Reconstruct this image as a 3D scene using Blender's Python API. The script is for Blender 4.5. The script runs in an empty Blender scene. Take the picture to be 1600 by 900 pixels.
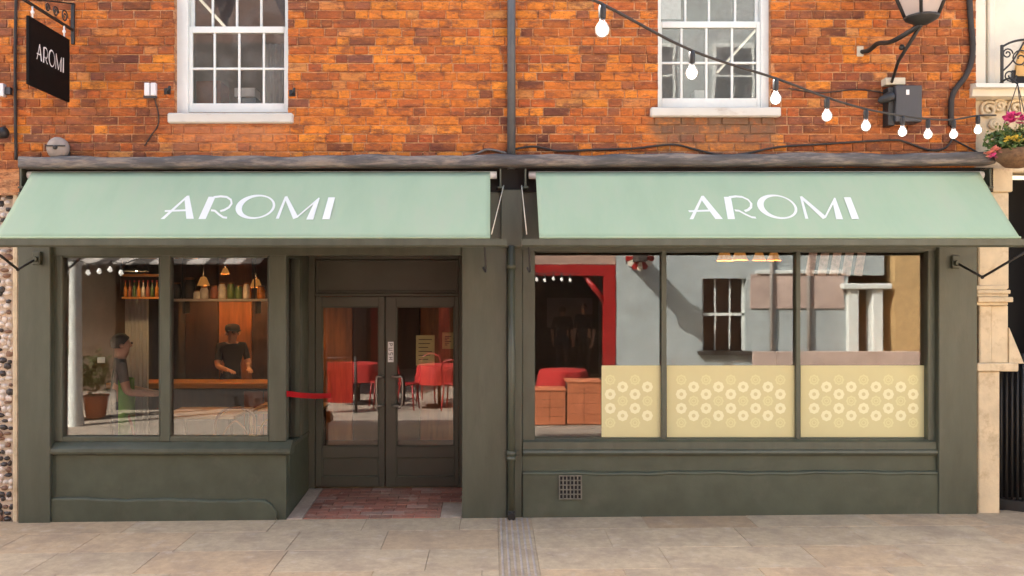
import bpy, math, random
from mathutils import Vector, Matrix
R = random.Random(7)
rad = math.radians
scn = bpy.context.scene
COL = scn.collection

# ------------------------------------------------------------------ camera, sky, sun, exposure
CAM_D, SC, EYE, VX, VY = 8.0, 170.0, 2.08, 768.0, 455.0     # metres to facade, px per metre there, eye height
cam_d = bpy.data.cameras.new('camera'); cam = bpy.data.objects.new('camera', cam_d); COL.objects.link(cam)
cam.location = (0, -CAM_D, EYE); cam.rotation_euler = (rad(90), 0, 0)
cam_d.sensor_width = 36.0; cam_d.lens = 36.0 * CAM_D * SC / 1600.0
cam_d.shift_x = (800 - VX) / 1600.0; cam_d.shift_y = (VY - 450) / 1600.0
cam_d.clip_start = 0.05; cam_d.clip_end = 2000
scn.camera = cam

SUN_FROM = Vector((-0.62, 0.44, 0.65)).normalized()
world = bpy.data.worlds.new('World'); scn.world = world; world.use_nodes = True
wn = world.node_tree.nodes; wl = world.node_tree.links
bg = wn['Background']; sky = wn.new('ShaderNodeTexSky'); sky.sky_type = 'NISHITA'; sky.sun_disc = False
sky.sun_elevation = math.asin(SUN_FROM.z); sky.sun_rotation = math.atan2(SUN_FROM.x, SUN_FROM.y) % (2 * math.pi)
sky.air_density = 1.0; sky.dust_density = 6.0; sky.ozone_density = 0.3
wl.new(sky.outputs[0], bg.inputs[0]); bg.inputs[1].default_value = 0.12
sun_d = bpy.data.lights.new('sun', 'SUN'); sun_d.energy = 4.4; sun_d.angle = rad(0.55); sun_d.color = (1.0, 0.955, 0.885)
sun = bpy.data.objects.new('sun', sun_d); COL.objects.link(sun)
sun.rotation_euler = (-SUN_FROM).to_track_quat('-Z', 'Y').to_euler(); sun.location = (-6, 6, 14)
vs = scn.view_settings; vs.view_transform = 'Standard'; vs.look = 'None'; vs.gamma = 1.0; vs.exposure = 2.66
scn.render.engine = 'CYCLES'
cy = scn.cycles
cy.use_denoising = True; cy.use_adaptive_sampling = True; cy.adaptive_threshold = .02; cy.max_bounces = 8; cy.diffuse_bounces = 4; cy.glossy_bounces = 4
cy.transmission_bounces = 6; cy.transparent_max_bounces = 12; cy.sample_clamp_indirect = 6.0
cy.caustics_reflective = False; cy.caustics_refractive = False

# ------------------------------------------------------------------ helpers
def P(px, py, Y=0.0):
    """photograph pixel -> world point on the plane at depth Y (facade plane is Y=0)"""
    k = (CAM_D + Y) / (CAM_D * SC)
    return Vector(((px - VX) * k, Y, EYE + (VY - py) * k))
def gz(x): return 0.0095 * x + 0.003          # the street climbs gently to the right

class MB:
    def __init__(s): s.v = []; s.f = []; s.sm = []
    def add(s, vs_, fs, smooth=False):
        o = len(s.v); s.v += [tuple(p) for p in vs_]
        for f in fs: s.f.append(tuple(o + i for i in f)); s.sm.append(smooth)
        return s
    def hexa(s, p):      # 8 points: bottom ring 0-3, top ring 4-7
        return s.add(p, [(3, 2, 1, 0), (4, 5, 6, 7), (0, 1, 5, 4), (1, 2, 6, 5), (2, 3, 7, 6), (3, 0, 4, 7)])
    def box(s, x0, x1, y0, y1, z0, z1, b=0.0):
        if x1 < x0: x0, x1 = x1, x0
        if y1 < y0: y0, y1 = y1, y0
        if z1 < z0: z0, z1 = z1, z0
        b = min(b, (x1 - x0) * .45, (y1 - y0) * .45, (z1 - z0) * .45)
        if b <= 0:
            return s.hexa([(x0, y0, z0), (x1, y0, z0), (x1, y1, z0), (x0, y1, z0), (x0, y0, z1), (x1, y0, z1), (x1, y1, z1), (x0, y1, z1)])
        V = []; idx = {}
        for ix, X in enumerate((x0, x1)):
            for iy, Y in enumerate((y0, y1)):
                for iz, Z in enumerate((z0, z1)):
                    sx, sy, sz = (1, -1)[ix], (1, -1)[iy], (1, -1)[iz]
                    for a in range(3):
                        p = [X + sx * b, Y + sy * b, Z + sz * b]; p[a] = (X, Y, Z)[a]
                        idx[(ix, iy, iz, a)] = len(V); V.append(p)
        F = []
        for a in range(3):
            o = [i for i in range(3) if i != a]
            for sgn in (0, 1):
                q = []
                for c in ((0, 0), (1, 0), (1, 1), (0, 1)):
                    k = [0, 0, 0]; k[a] = sgn; k[o[0]] = c[0]; k[o[1]] = c[1]; q.append(idx[(*k, a)])
                F.append(q)
        for a in range(3):          # edges parallel to axis a
            o = [i for i in range(3) if i != a]
            for c0 in (0, 1):
                for c1 in (0, 1):
                    k0 = [0, 0, 0]; k0[o[0]] = c0; k0[o[1]] = c1; k1 = list(k0); k1[a] = 1
                    F.append([idx[(*k0, o[0])], idx[(*k1, o[0])], idx[(*k1, o[1])], idx[(*k0, o[1])]])
        for ix in (0, 1):
            for iy in (0, 1):
                for iz in (0, 1): F.append([idx[(ix, iy, iz, a)] for a in range(3)])
        return s.add(V, F)
    def bpx(s, px0, px1, py0, py1, Yf, depth, b=0.004):   # a box whose front face covers that pixel rectangle at depth Yf
        a = P(px0, py1, Yf); c = P(px1, py0, Yf)
        return s.box(a.x, c.x, Yf, Yf + depth, a.z, c.z, b)
    def tube(s, pts, r, n=10, cap=True, smooth=True):
        pts = [Vector(p) for p in pts]; m = len(pts)
        rr = r if isinstance(r, (list, tuple)) else [r] * m
        V = []; F = []; up = None
        for i, p in enumerate(pts):
            t = (pts[min(i + 1, m - 1)] - pts[max(i - 1, 0)])
            t = t.normalized() if t.length > 1e-9 else Vector((0, 0, 1))
            if up is None: up = Vector((1, 0, 0)) if abs(t.x) < .8 else Vector((0, 1, 0))
            u = (up - t * up.dot(t)).normalized(); w = t.cross(u); up = u
            for k in range(n):
                a = 2 * math.pi * k / n; V.append(p + (u * math.cos(a) + w * math.sin(a)) * rr[i])
        for i in range(m - 1):
            for k in range(n):
                F.append((i * n + k, i * n + (k + 1) % n, (i + 1) * n + (k + 1) % n, (i + 1) * n + k))
        s.add(V, F, smooth)
        if cap:
            o = len(s.v) - m * n
            s.f.append(tuple(o + k for k in range(n))[::-1]); s.sm.append(False)
            s.f.append(tuple(o + (m - 1) * n + k for k in range(n))); s.sm.append(False)
        return s
    def lathe(s, prof, c=(0, 0, 0), n=20, smooth=True, M=None):   # prof: (r, z) list
        V = []; F = []; m = len(prof)
        for (r, z) in prof:
            for k in range(n):
                a = 2 * math.pi * k / n; p = Vector((r * math.cos(a), r * math.sin(a), z))
                if M is not None: p = M @ p
                V.append(p + Vector(c))
        for i in range(m - 1):
            for k in range(n):
                F.append((i * n + k, i * n + (k + 1) % n, (i + 1) * n + (k + 1) % n, (i + 1) * n + k))
        return s.add(V, F, smooth)
    def sphere(s, c, r, n=14, m=9, sz=1.0):
        return s.lathe([(max(r * math.sin(math.pi * i / m), 1e-4), -r * sz * math.cos(math.pi * i / m)) for i in range(m + 1)], c, n)
    def prism(s, poly, y0, y1):                    # polygon in x,z extruded along y
        n = len(poly); V = [(x, y0, z) for x, z in poly] + [(x, y1, z) for x, z in poly]
        F = [tuple(range(n)), tuple(range(2 * n - 1, n - 1, -1))] + [(i, n + i, n + (i + 1) % n, (i + 1) % n) for i in range(n)]
        return s.add(V, F)
    def prism_x(s, poly, x0, x1, smooth=False):    # polygon in y,z extruded along x
        n = len(poly); V = [(x0, y, z) for y, z in poly] + [(x1, y, z) for y, z in poly]
        F = [tuple(range(n))[::-1], tuple(range(n, 2 * n))] + [(i, (i + 1) % n, n + (i + 1) % n, n + i) for i in range(n)]
        return s.add(V, F, smooth)
    def build(s, name, m, parent=None, org=None):
        o3 = ORG.get(parent.name, Vector((0, 0, 0))) if parent else Vector(org or (0, 0, 0))
        me = bpy.data.meshes.new(name)
        me.from_pydata([(v[0] - o3.x, v[1] - o3.y, v[2] - o3.z) for v in s.v], [], s.f); me.update()
        for pl, sm in zip(me.polygons, s.sm): pl.use_smooth = sm
        fix_normals(me)
        me.materials.append(m)
        ob = bpy.data.objects.new(name, me); COL.objects.link(ob)
        if parent: ob.parent = parent
        else: ob.location = o3
        ORG[ob.name] = o3.copy()
        return ob
import bmesh
def fix_normals(me):
    bm = bmesh.new(); bm.from_mesh(me); bmesh.ops.recalc_face_normals(bm, faces=bm.faces); bm.to_mesh(me); bm.free()
ORG = {}
def tag(o, label, cat, group=None, kind=None):
    o['label'] = label; o['category'] = cat
    if group: o['group'] = group
    if kind: o['kind'] = kind
    return o
def structure(o, kind='structure'): o['kind'] = kind; return o
def thing(name, label, cat, loc=(0, 0, 0), group=None):
    o = bpy.data.objects.new(name, None); COL.objects.link(o); o.location = loc; o.empty_display_size = .1
    ORG[o.name] = Vector(loc); return tag(o, label, cat, group)
def dup(root, loc, rz=None, label=None):
    kids = [k for k in bpy.data.objects if k.parent == root]
    r = root.copy(); COL.objects.link(r); r.location = loc
    if rz is not None: r.rotation_euler = (0, 0, rz)
    if label: r['label'] = label
    for ch in kids:
        subs = [k for k in bpy.data.objects if k.parent == ch]
        c = ch.copy(); COL.objects.link(c); c.parent = r
        for g in subs:
            d = g.copy(); COL.objects.link(d); d.parent = c
    return r
def spline(pts, n=8):
    pts = [Vector(p) for p in pts]; out = []
    for i in range(len(pts) - 1):
        p0 = pts[max(i - 1, 0)]; p1 = pts[i]; p2 = pts[i + 1]; p3 = pts[min(i + 2, len(pts) - 1)]
        for k in range(n):
            t = k / n
            out.append(.5 * ((2 * p1) + (p2 - p0) * t + (2 * p0 - 5 * p1 + 4 * p2 - p3) * t * t + (3 * p1 - p0 - 3 * p2 + p3) * t ** 3))
    out.append(pts[-1]); return out

# ------------------------------------------------------------------ materials
def nt(m): m.use_nodes = True; return m.node_tree.nodes, m.node_tree.links, m.node_tree.nodes['Principled BSDF']
def noise(N, L, vec, scale, detail=5, rough=.6):
    n = N.new('ShaderNodeTexNoise'); n.inputs['Scale'].default_value = scale; n.inputs['Detail'].default_value = detail
    n.inputs['Roughness'].default_value = rough; L.new(vec, n.inputs['Vector']); return n.outputs['Fac']
def maprange(N, L, val, a, b, c, d):
    n = N.new('ShaderNodeMapRange'); L.new(val, n.inputs[0])
    for i, x in enumerate((a, b, c, d)): n.inputs[i + 1].default_value = x
    return n.outputs[0]
def mixc(N, L, fac, a, b, mode='MIX'):
    n = N.new('ShaderNodeMix'); n.data_type = 'RGBA'; n.blend_type = mode
    for sock, v in ((n.inputs[0], fac), (n.inputs[6], a), (n.inputs[7], b)):
        if isinstance(v, (int, float)): sock.default_value = v
        elif isinstance(v, (tuple, list)): sock.default_value = (*v[:3], 1)
        else: L.new(v, sock)
    return n.outputs[2]
def bumpn(N, L, bsdf, h, strength, dist):
    b = N.new('ShaderNodeBump'); b.inputs['Strength'].default_value = strength; b.inputs['Distance'].default_value = dist
    L.new(h, b.inputs['Height']); L.new(b.outputs[0], bsdf.inputs['Normal'])
def mat(name, col, rough=.6, var=.18, vs_=4.0, bump=.15, bs=60, bd=.004, metal=0.0, spec=.5, second=None, sscale=3.0, sthr=(.55, .7), samt=1.0, stretch=None):
    m = bpy.data.materials.new(name); N, L, B = nt(m)
    vec = N.new('ShaderNodeNewGeometry').outputs['Position']
    if stretch:
        mp = N.new('ShaderNodeMapping'); mp.inputs['Scale'].default_value = stretch; L.new(vec, mp.inputs[0]); vec = mp.outputs[0]
    n1 = noise(N, L, vec, vs_)
    f = maprange(N, L, n1, .3, .7, 0, 1)
    c = mixc(N, L, f, [x * (1 - var) for x in col], [min(x * (1 + var), .95) for x in col])
    if second:
        f2 = maprange(N, L, noise(N, L, vec, sscale, 8, .7), sthr[0], sthr[1], 0, samt)
        c = mixc(N, L, f2, c, second)
    L.new(c, B.inputs['Base Color'])
    B.inputs['Metallic'].default_value = metal; B.inputs['Specular IOR Level'].default_value = spec
    rr = maprange(N, L, n1, .2, .8, max(rough - .1, .02), min(rough + .1, 1)); L.new(rr, B.inputs['Roughness'])
    if bump > 0: bumpn(N, L, B, noise(N, L, vec, bs, 4), bump, bd)
    return m
def emis(name, col, strength, base=(.8, .8, .8)):
    m = bpy.data.materials.new(name); N, L, B = nt(m); B.inputs['Base Color'].default_value = (*base, 1)
    B.inputs['Emission Color'].default_value = (*col, 1); B.inputs['Emission Strength'].default_value = strength; return m
def glassm(name, ior=1.7, tint=(.97, .98, .97), wav=0.0, dirt_haze=.03):
    m = bpy.data.materials.new(name); N, L, B = nt(m); out = N['Material Output']
    N.remove(B)
    tr = N.new('ShaderNodeBsdfTransparent'); tr.inputs[0].default_value = (*tint, 1)
    gl = N.new('ShaderNodeBsdfGlossy'); gl.inputs['Roughness'].default_value = 0.0; gl.inputs[0].default_value = (1, 1, 1, 1)
    fr = N.new('ShaderNodeFresnel'); fr.inputs['IOR'].default_value = ior
    if wav > 0:
        vec = N.new('ShaderNodeNewGeometry').outputs['Position']; b = N.new('ShaderNodeBump')
        b.inputs['Strength'].default_value = wav; b.inputs['Distance'].default_value = .01
        L.new(noise(N, L, vec, 5.0, 1), b.inputs['Height']); L.new(b.outputs[0], gl.inputs['Normal'])
    mx = N.new('ShaderNodeMixShader'); L.new(fr.outputs[0], mx.inputs[0]); L.new(tr.outputs[0], mx.inputs[1]); L.new(gl.outputs[0], mx.inputs[2])
    df = N.new('ShaderNodeBsdfDiffuse'); df.inputs[0].default_value = (.55, .53, .5, 1)
    vec = N.new('ShaderNodeNewGeometry').outputs['Position']
    dn = maprange(N, L, noise(N, L, vec, 2.5, 6, .7), .45, .8, dirt_haze * .3, dirt_haze * 2)
    m2 = N.new('ShaderNodeMixShader'); L.new(dn, m2.inputs[0]); L.new(mx.outputs[0], m2.inputs[1]); L.new(df.outputs[0], m2.inputs[2])
    L.new(m2.outputs[0], out.inputs[0]); return m
def brickm(name, use_obj):
    m = bpy.data.materials.new(name); N, L, B = nt(m)
    if use_obj == 'mortar':
        n_ = N.new('ShaderNodeRGB'); n_.outputs[0].default_value = (.60, .35, .185, 1); base = n_.outputs[0]
    elif use_obj: base = N.new('ShaderNodeObjectInfo').outputs['Color']
    else:
        a = N.new('ShaderNodeAttribute'); a.attribute_name = 'bcol'; base = a.outputs['Color']
    vec = N.new('ShaderNodeNewGeometry').outputs['Position']
    mp = N.new('ShaderNodeMapping'); mp.inputs['Scale'].default_value = (1, 1, 1.7); L.new(vec, mp.inputs[0]); v2 = mp.outputs[0]
    mp.inputs['Scale'].default_value = (1, 1, 3.0)
    f1 = maprange(N, L, noise(N, L, v2, 12, 8, .78), .28, .72, .44, 1.34)
    c = mixc(N, L, 1.0, base, f1, 'MULTIPLY')
    fa = maprange(N, L, noise(N, L, v2, 12, 8, .78), .3, .7, 0, 1)
    f6 = maprange(N, L, noise(N, L, v2, 1.3, 6, .7), .42, .60, 0, .62)        # broad cleaner, more orange patches
    c = mixc(N, L, f6, c, mixc(N, L, fa, (.30, .088, .024), (.68, .21, .042)))
    f3 = maprange(N, L, noise(N, L, v2, 4.2, 9, .8), .50, .58, 0, .78)        # soot lying in streaks along the courses
    c = mixc(N, L, f3, c, mixc(N, L, fa, (.10, .042, .028), (.27, .095, .05)))
    f5 = maprange(N, L, noise(N, L, vec, 26, 5, .75), .56, .66, 0, .7)        # pits
    c = mixc(N, L, f5, c, (.12, .05, .032))
    sx = N.new('ShaderNodeSeparateXYZ'); L.new(vec, sx.inputs[0])
    def mul(a, b):
        n = N.new('ShaderNodeMath'); n.operation = 'MULTIPLY'; L.new(a, n.inputs[0]); L.new(b, n.inputs[1]); return n.outputs[0]
    for (xa, xb, col_, am) in ((1.40, 2.70, (.19, .115, .07), 1.0), (-3.0, -1.82, (.50, .24, .14), .55)):      # run-off stains below the two sills
        k1 = mul(maprange(N, L, sx.outputs[0], xa, xa + .12, 0, 1), maprange(N, L, sx.outputs[0], xb - .12, xb, 1, 0))
        k2 = mul(k1, maprange(N, L, sx.outputs[2], 3.30, 3.62, .25, 1)); k3 = mul(k2, maprange(N, L, sx.outputs[2], 3.68, 3.72, 1, 0))
        c = mixc(N, L, mul(k3, maprange(N, L, noise(N, L, vec, 7, 7, .75), .34, .54, .15, am)), c, col_)
    f2 = maprange(N, L, noise(N, L, v2, 9, 8, .8), .56, .65, 0, .7)         # lime smears over the joints
    c = mixc(N, L, f2, c, (.66, .33, .14))
    L.new(c, B.inputs['Base Color']); B.inputs['Roughness'].default_value = .9; B.inputs['Specular IOR Level'].default_value = .2
    bumpn(N, L, B, noise(N, L, vec, 45, 6, .75), .8, .009)
    return m
M = dict(
    brick=brickm('brick_clay', True), brick_far=brickm('brick_clay_far', False),
    mortar=brickm('lime_mortar', 'mortar'),
    paint=mat('olive_paint', (.064, .072, .050), .42, .16, 3.5, .25, 26, .004, stretch=(3, 3, .6), second=(.085, .090, .066), sscale=2.6, sthr=(.52, .7), samt=.7),
    paint_lo=mat('olive_render', (.060, .071, .047), .5, .2, 4.5, .22, 22, .006, second=(.085, .092, .066), sscale=3.4, samt=.6),
    door=mat('door_paint', (.062, .064, .046), .4, .1, 3, .05, 40, .002),
    lead=mat('lead_flashing', (.095, .088, .085), .65, .4, 7, .8, 18, .014, second=(.25, .205, .165), sscale=7, sthr=(.48, .62), samt=.85, stretch=(.5, 1, 3)),
    white=mat('white_window_paint', (.70, .735, .695), .5, .06, 6, .1, 50, .003, second=(.5, .45, .38), sscale=9, sthr=(.62, .78), samt=.6),
    sill=mat('sill_paint', (.57, .56, .50), .6, .1, 5, .25, 30, .005, second=(.34, .28, .22), sscale=8, sthr=(.58, .72), samt=.8, stretch=(.4, 1, 1)),
    iron=mat('black_iron', (.018, .017, .016), .55, .3, 12, .2, 60, .002),
    pipe=mat('grey_pipe', (.085, .09, .095), .5, .2, 6, .1, 40),
    black=mat('black_plastic', (.016, .016, .017), .5, .2, 8, .05, 60),
    greybox=mat('charcoal_box', (.05, .05, .055), .55, .15, 9, .05, 60),
    beige=mat('beige_plastic', (.55, .5, .38), .6, .1, 9),
    whitep=mat('white_plastic', (.75, .75, .75), .4, .06, 9, 0),
    cable=mat('dark_cable', (.03, .024, .02), .7, .3, 9, .1, 60),
    awning=mat('awning_canvas', (.325, .43, .292), .85, .06, 1.6, .12, 300, .001, spec=.2, second=(.355, .41, .296), sscale=1.6, sthr=(.48, .7), samt=.75, stretch=(2.2, .6, .6)),
    letters=mat('white_print', (.70, .73, .68), .7, .03, 5, 0),
    sign=mat('sign_black', (.005, .004, .0035), .7, .2, 4, .0, 40, spec=.15),
    signtext=mat('sign_lettering', (.8, .78, .76), .5, .03, 5, 0),
    slab=None, asphalt=mat('street_setts', (.33, .27, .21), .85, .25, 3, .4, 30, .01),
    dust=mat('slab_joint', (.36, .275, .18), .95, .25, 10, .4, 80),
    paver=None,
    glass=glassm('shop_glass', 1.62, wav=.007, dirt_haze=.007), glass_up=glassm('sash_glass', 1.6, wav=.025, dirt_haze=.12), glass_thin=glassm('small_glass', 1.45),  # sash glass film raised as painted haze, greying the blue sky reflection
    wood=mat('warm_wood', (.28, .10, .032), .45, .3, 3, .1, 30, stretch=(6, 6, .7)),
    wood_dk=mat('dark_wood', (.055, .026, .014), .5, .3, 3, .1, 30, stretch=(6, 6, .7)),
    wood_top=mat('table_wood', (.55, .24, .06), .35, .2, 4, .05, 30, stretch=(1, 5, 5)),
    terra=mat('terracotta_tile', (.40, .125, .06), .5, .2, 5, .1, 40),
    terra_sun=mat('sunlit_terracotta', (.62, .20, .09), .5, .2, 5, .1, 40), plaster=mat('grey_plaster', (.36, .33, .30), .85, .1, 3, .1, 30),  # planters get the tile colour with sunlight put into it
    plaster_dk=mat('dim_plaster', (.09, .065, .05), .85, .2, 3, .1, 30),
    film=mat('sand_film', (.62, .575, .315), .6, .03, 3, 0, spec=.3),
    film_ring=mat('film_print', (.78, .76, .50), .6, .02, 3, 0, spec=.3), film_faint=mat('film_print_faint', (.69, .66, .36), .6, .02, 3, 0, spec=.3),
    cream=mat('cream_stone', (.62, .51, .34), .85, .16, 4, .4, 35, .006, second=(.34, .24, .13), sscale=6, sthr=(.52, .68), samt=.6),
    cream_up=mat('cream_stucco', (.72, .67, .55), .85, .08, 3, .15, 35, .004, second=(.45, .36, .26), sscale=5, sthr=(.6, .78), samt=.5),
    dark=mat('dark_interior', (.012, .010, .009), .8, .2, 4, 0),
    red=mat('red_paint', (.34, .012, .012), .4, .12, 4, .05, 30), red_cloth=mat('red_cloth', (.42, .016, .013), .85, .12, 5, .1, 90),
    ribbon=mat('red_ribbon', (.50, .008, .014), .6, .08, 6, 0),
    paper=mat('cream_paper', (.55, .45, .20), .8, .08, 8, 0), sticker=mat('white_sticker', (.8, .8, .78), .6, .04, 9, 0),
    steel=mat('brushed_steel', (.30, .28, .25), .35, .1, 12, .05, 60, metal=.8),
    bluegrey=mat('blue_grey_render', (.40, .45, .45), .85, .14, 1.2, .3, 25, second=(.30, .32, .31), sscale=1.6, sthr=(.5, .7), samt=.7), pink_pale=mat('pale_pink_render', (.52, .40, .34), .9, .25, 2, .2, 30, second=(.40, .30, .26), sscale=3, sthr=(.45, .65), samt=.8), pink=mat('pink_brick_render', (.40, .26, .20), .9, .15, 5, .2, 30),
    brown_pale=mat('brightened_brown_render', (.36, .31, .26), .9, .3, 2.5, .2, 25), brown=mat('brown_render', (.05, .042, .035), .9, .15, 3, .2, 25), tile_roof=mat('roof_tiles', (.13, .075, .055), .9, .3, 8, .4, 20),
    leaf=mat('leaf_green', (.07, .13, .03), .6, .5, 30, 0), leaf2=mat('leaf_yellow_green', (.16, .20, .05), .6, .3, 30, 0),
    flower_pink=mat('pink_petals', (.62, .06, .24), .6, .25, 40, 0), flower_yel=mat('yellow_petals', (.75, .58, .10), .6, .2, 40, 0), flower_peach=mat('peach_petals', (.72, .26, .2), .6, .2, 40, 0),
    wicker=mat('wicker', (.16, .09, .045), .85, .4, 30, .5, 60, .01), skin=mat('skin', (.50, .28, .19), .55, .08, 9, 0), hair=mat('dark_hair', (.02, .013, .01), .6, .3, 30, .2, 80),
    grey_shirt=mat('grey_shirt', (.13, .125, .12), .9, .12, 9, .1, 60), black_shirt=mat('black_shirt', (.016, .016, .018), .9, .2, 9, .1, 60), jeans=mat('dark_trousers', (.03, .032, .045), .9, .2, 9, .1, 60),
    green=mat('green_fabric', (.12, .33, .03), .8, .15, 9, .1, 50), shoe=mat('shoe_leather', (.02, .017, .015), .6, .2, 9, 0),
    bulb=glassm('bulb_glass', 1.5, (.97, .96, .94), dirt_haze=.10), glow=emis('lit_bulb', (1.0, .93, .82), .9), lampwarm=emis('lit_pendant', (1.0, .40, .09), .055, (.4, .17, .05)), lampbulb_dim=emis('dome_lamp_bulb', (1.0, .62, .28), 60.0), lampbulb=emis('lit_pendant_bulb', (1.0, .56, .22), 130.0), tubelamp=emis('lit_tube', (1.0, .88, .66), .16),
    curtain=mat('pale_curtain', (.62, .60, .56), .9, .06, 3, 0), jar=mat('jar_ceramic', (.70, .66, .58), .4, .2, 9, 0), jar_g=mat('jar_green', (.10, .17, .05), .3, .2, 9, 0), jar_o=mat('jar_amber', (.6, .22, .03), .3, .2, 9, 0),
    flint_d=mat('dark_flint', (.05, .042, .038), .4, .4, 30, .1, 60), flint_l=mat('pale_flint', (.68, .60, .52), .7, .2, 30, .1, 60), flint_b=mat('brown_flint', (.22, .13, .085), .7, .3, 30, .1, 60),
    flint_m=mat('flint_mortar', (.55, .45, .35), .95, .2, 8, .4, 60),
)
def slabm(name, use_obj=True, scale=14):
    m = bpy.data.materials.new(name); N, L, B = nt(m)
    base = N.new('ShaderNodeObjectInfo').outputs['Color']
    vec = N.new('ShaderNodeNewGeometry').outputs['Position']
    f1 = maprange(N, L, noise(N, L, vec, scale, 7, .7), .3, .7, .84, 1.14)
    c = mixc(N, L, 1.0, base, f1, 'MULTIPLY')
    f2 = maprange(N, L, noise(N, L, vec, 2.3, 9, .72), .46, .66, 0, .6); c = mixc(N, L, f2, c, (.27, .20, .145)); f6 = maprange(N, L, noise(N, L, vec, 5.5, 8, .75), .55, .66, 0, .5); c = mixc(N, L, f6, c, (.52, .42, .32))
    f3 = maprange(N, L, noise(N, L, vec, 42, 2, .5), .68, .74, 0, .35); c = mixc(N, L, f3, c, (.12, .095, .08))
    L.new(c, B.inputs['Base Color']); B.inputs['Roughness'].default_value = .8; B.inputs['Specular IOR Level'].default_value = .35
    bumpn(N, L, B, noise(N, L, vec, 35, 7, .7), .4, .006); return m
M['slab'] = slabm('paving_stone'); M['paver'] = slabm('brick_paver', scale=40)

# ------------------------------------------------------------------ ground
g = MB(); g.add([(-300, -300, gz(-300) - .012), (300, -300, gz(300) - .012), (300, 300, gz(300) - .012), (-300, 300, gz(-300) - .012)], [(0, 1, 2, 3)])
structure(g.build('ground', M['asphalt']))
XR0 = P(448, 700, .03).x; XR1 = P(722, 700, 0).x       # the doorway recess between these
pav = MB()
pav.add([(-9, -3.6, gz(-9) - .006), (9, -3.6, gz(9) - .006), (9, .1, gz(9) - .006), (-9, .1, gz(-9) - .006)], [(0, 1, 2, 3)])
pavement = structure(pav.build('pavement', M['dust']))
def slab(x0, x1, y0, y1, col, parent, m, name='paving_slab', h=.05, dz=0.0, j=.0016, zf=None):
    zf = zf or (lambda x, y: gz(x)); mb = MB(); b = .003
    x0 += j; x1 -= j; y0 += j; y1 -= j
    def q(x, y, z): return (x, y, zf(x, y) + z + dz)
    V = [q(x0, y0, -h), q(x1, y0, -h), q(x1, y1, -h), q(x0, y1, -h), q(x0, y0, -b), q(x1, y0, -b), q(x1, y1, -b), q(x0, y1, -b),
         q(x0 + b, y0 + b, 0), q(x1 - b, y0 + b, 0), q(x1 - b, y1 - b, 0), q(x0 + b, y1 - b, 0)]
    mb.add(V, [(0, 1, 5, 4), (1, 2, 6, 5), (2, 3, 7, 6), (3, 0, 4, 7), (4, 5, 9, 8), (5, 6, 10, 9), (6, 7, 11, 10), (7, 4, 8, 11), (8, 9, 10, 11)])
    o = mb.build(name, m, parent); o.color = (*col, 1); return o
rows = [(-.42, -.012), (-.98, -.42), (-1.52, -.98), (-2.1, -1.52), (-2.75, -2.1), (-3.5, -2.75)]
base_c = (.45, .348, .225)
for ri, (y0, y1) in enumerate(rows):
    x = -7.0 - R.random()
    while x < 7:
        w = R.uniform(.62, 1.15) if ri else R.uniform(.8, 1.3)
        x1 = x + w
        if x < .06 < x1: x1 = .06
        if abs(x - .06) < 1e-6: x1 = .36
        t = R.uniform(.93, 1.05); col = [c * t for c in base_c]
        if R.random() < .25: col = [col[0] * 1.04, col[1] * .97, col[2] * .92]
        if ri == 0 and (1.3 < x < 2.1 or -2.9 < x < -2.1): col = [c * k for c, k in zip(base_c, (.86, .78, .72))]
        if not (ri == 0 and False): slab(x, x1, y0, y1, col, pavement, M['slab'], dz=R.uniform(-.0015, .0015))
        x = x1
dr = MB()                                               # ribbed drain strip below the rainwater pipe
for k in range(6):
    xa = .075 + k * .048
    dr.box(xa, xa + .018, -2.0, -.06, gz(.2) + .001, gz(.2) + .006, .002)
dr.build('drain_rib_strip', M['slab'], pavement).color = (.40, .34, .29, 1)
# recess floor, rising a little to the doors, laid with brick pavers
def rz(x, y): return gz(x) + .004 + max(0, min(y, 1.0)) * .055
rb = MB(); rb.add([(XR0, -.01, rz(XR0, 0) - .009), (XR1, -.01, rz(XR1, 0) - .009), (XR1, 1.1, rz(XR1, 1) - .009), (XR0, 1.1, rz(XR0, 1) - .009)], [(0, 1, 2, 3)])
porch = structure(rb.build('porch_floor', M['dust']))
slab(XR0 + .004, XR0 + .15, .0, .99, (.44, .35, .27), porch, M['slab'], 'edging_stone', zf=rz)
slab(XR1 - .20, XR1 - .004, .0, .42, (.42, .34, .26), porch, M['slab'], 'edging_stone', zf=rz)
py_ = .0; rr_ = 0
while py_ < .98:
    x = XR0 + .15 - (.1 if rr_ % 2 else 0); y1 = py_ + .098
    xe = XR1 - (.20 if py_ < .40 else .004)
    while x < xe - .01:
        x1 = min(x + .205, xe); xs = max(x, XR0 + .152)
        if x1 - xs > .03:
            t = R.uniform(.7, 1.15); col = (.33 * t, .135 * t, .09 * t)
            if R.random() < .12: col = (.42 * t, .25 * t, .19 * t)
            slab(xs, x1, py_, y1, col, porch, M['paver'], 'brick_paver', zf=rz, dz=R.uniform(-.002, .002), j=.003)
        x += .205
    py_ += .0985; rr_ += 1

# ------------------------------------------------------------------ the shop building
shop = thing('shop_building', 'orange brick shop building with an olive green shopfront under two awnings', 'building', (0, 0, 0))
HB = 6.2
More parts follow.
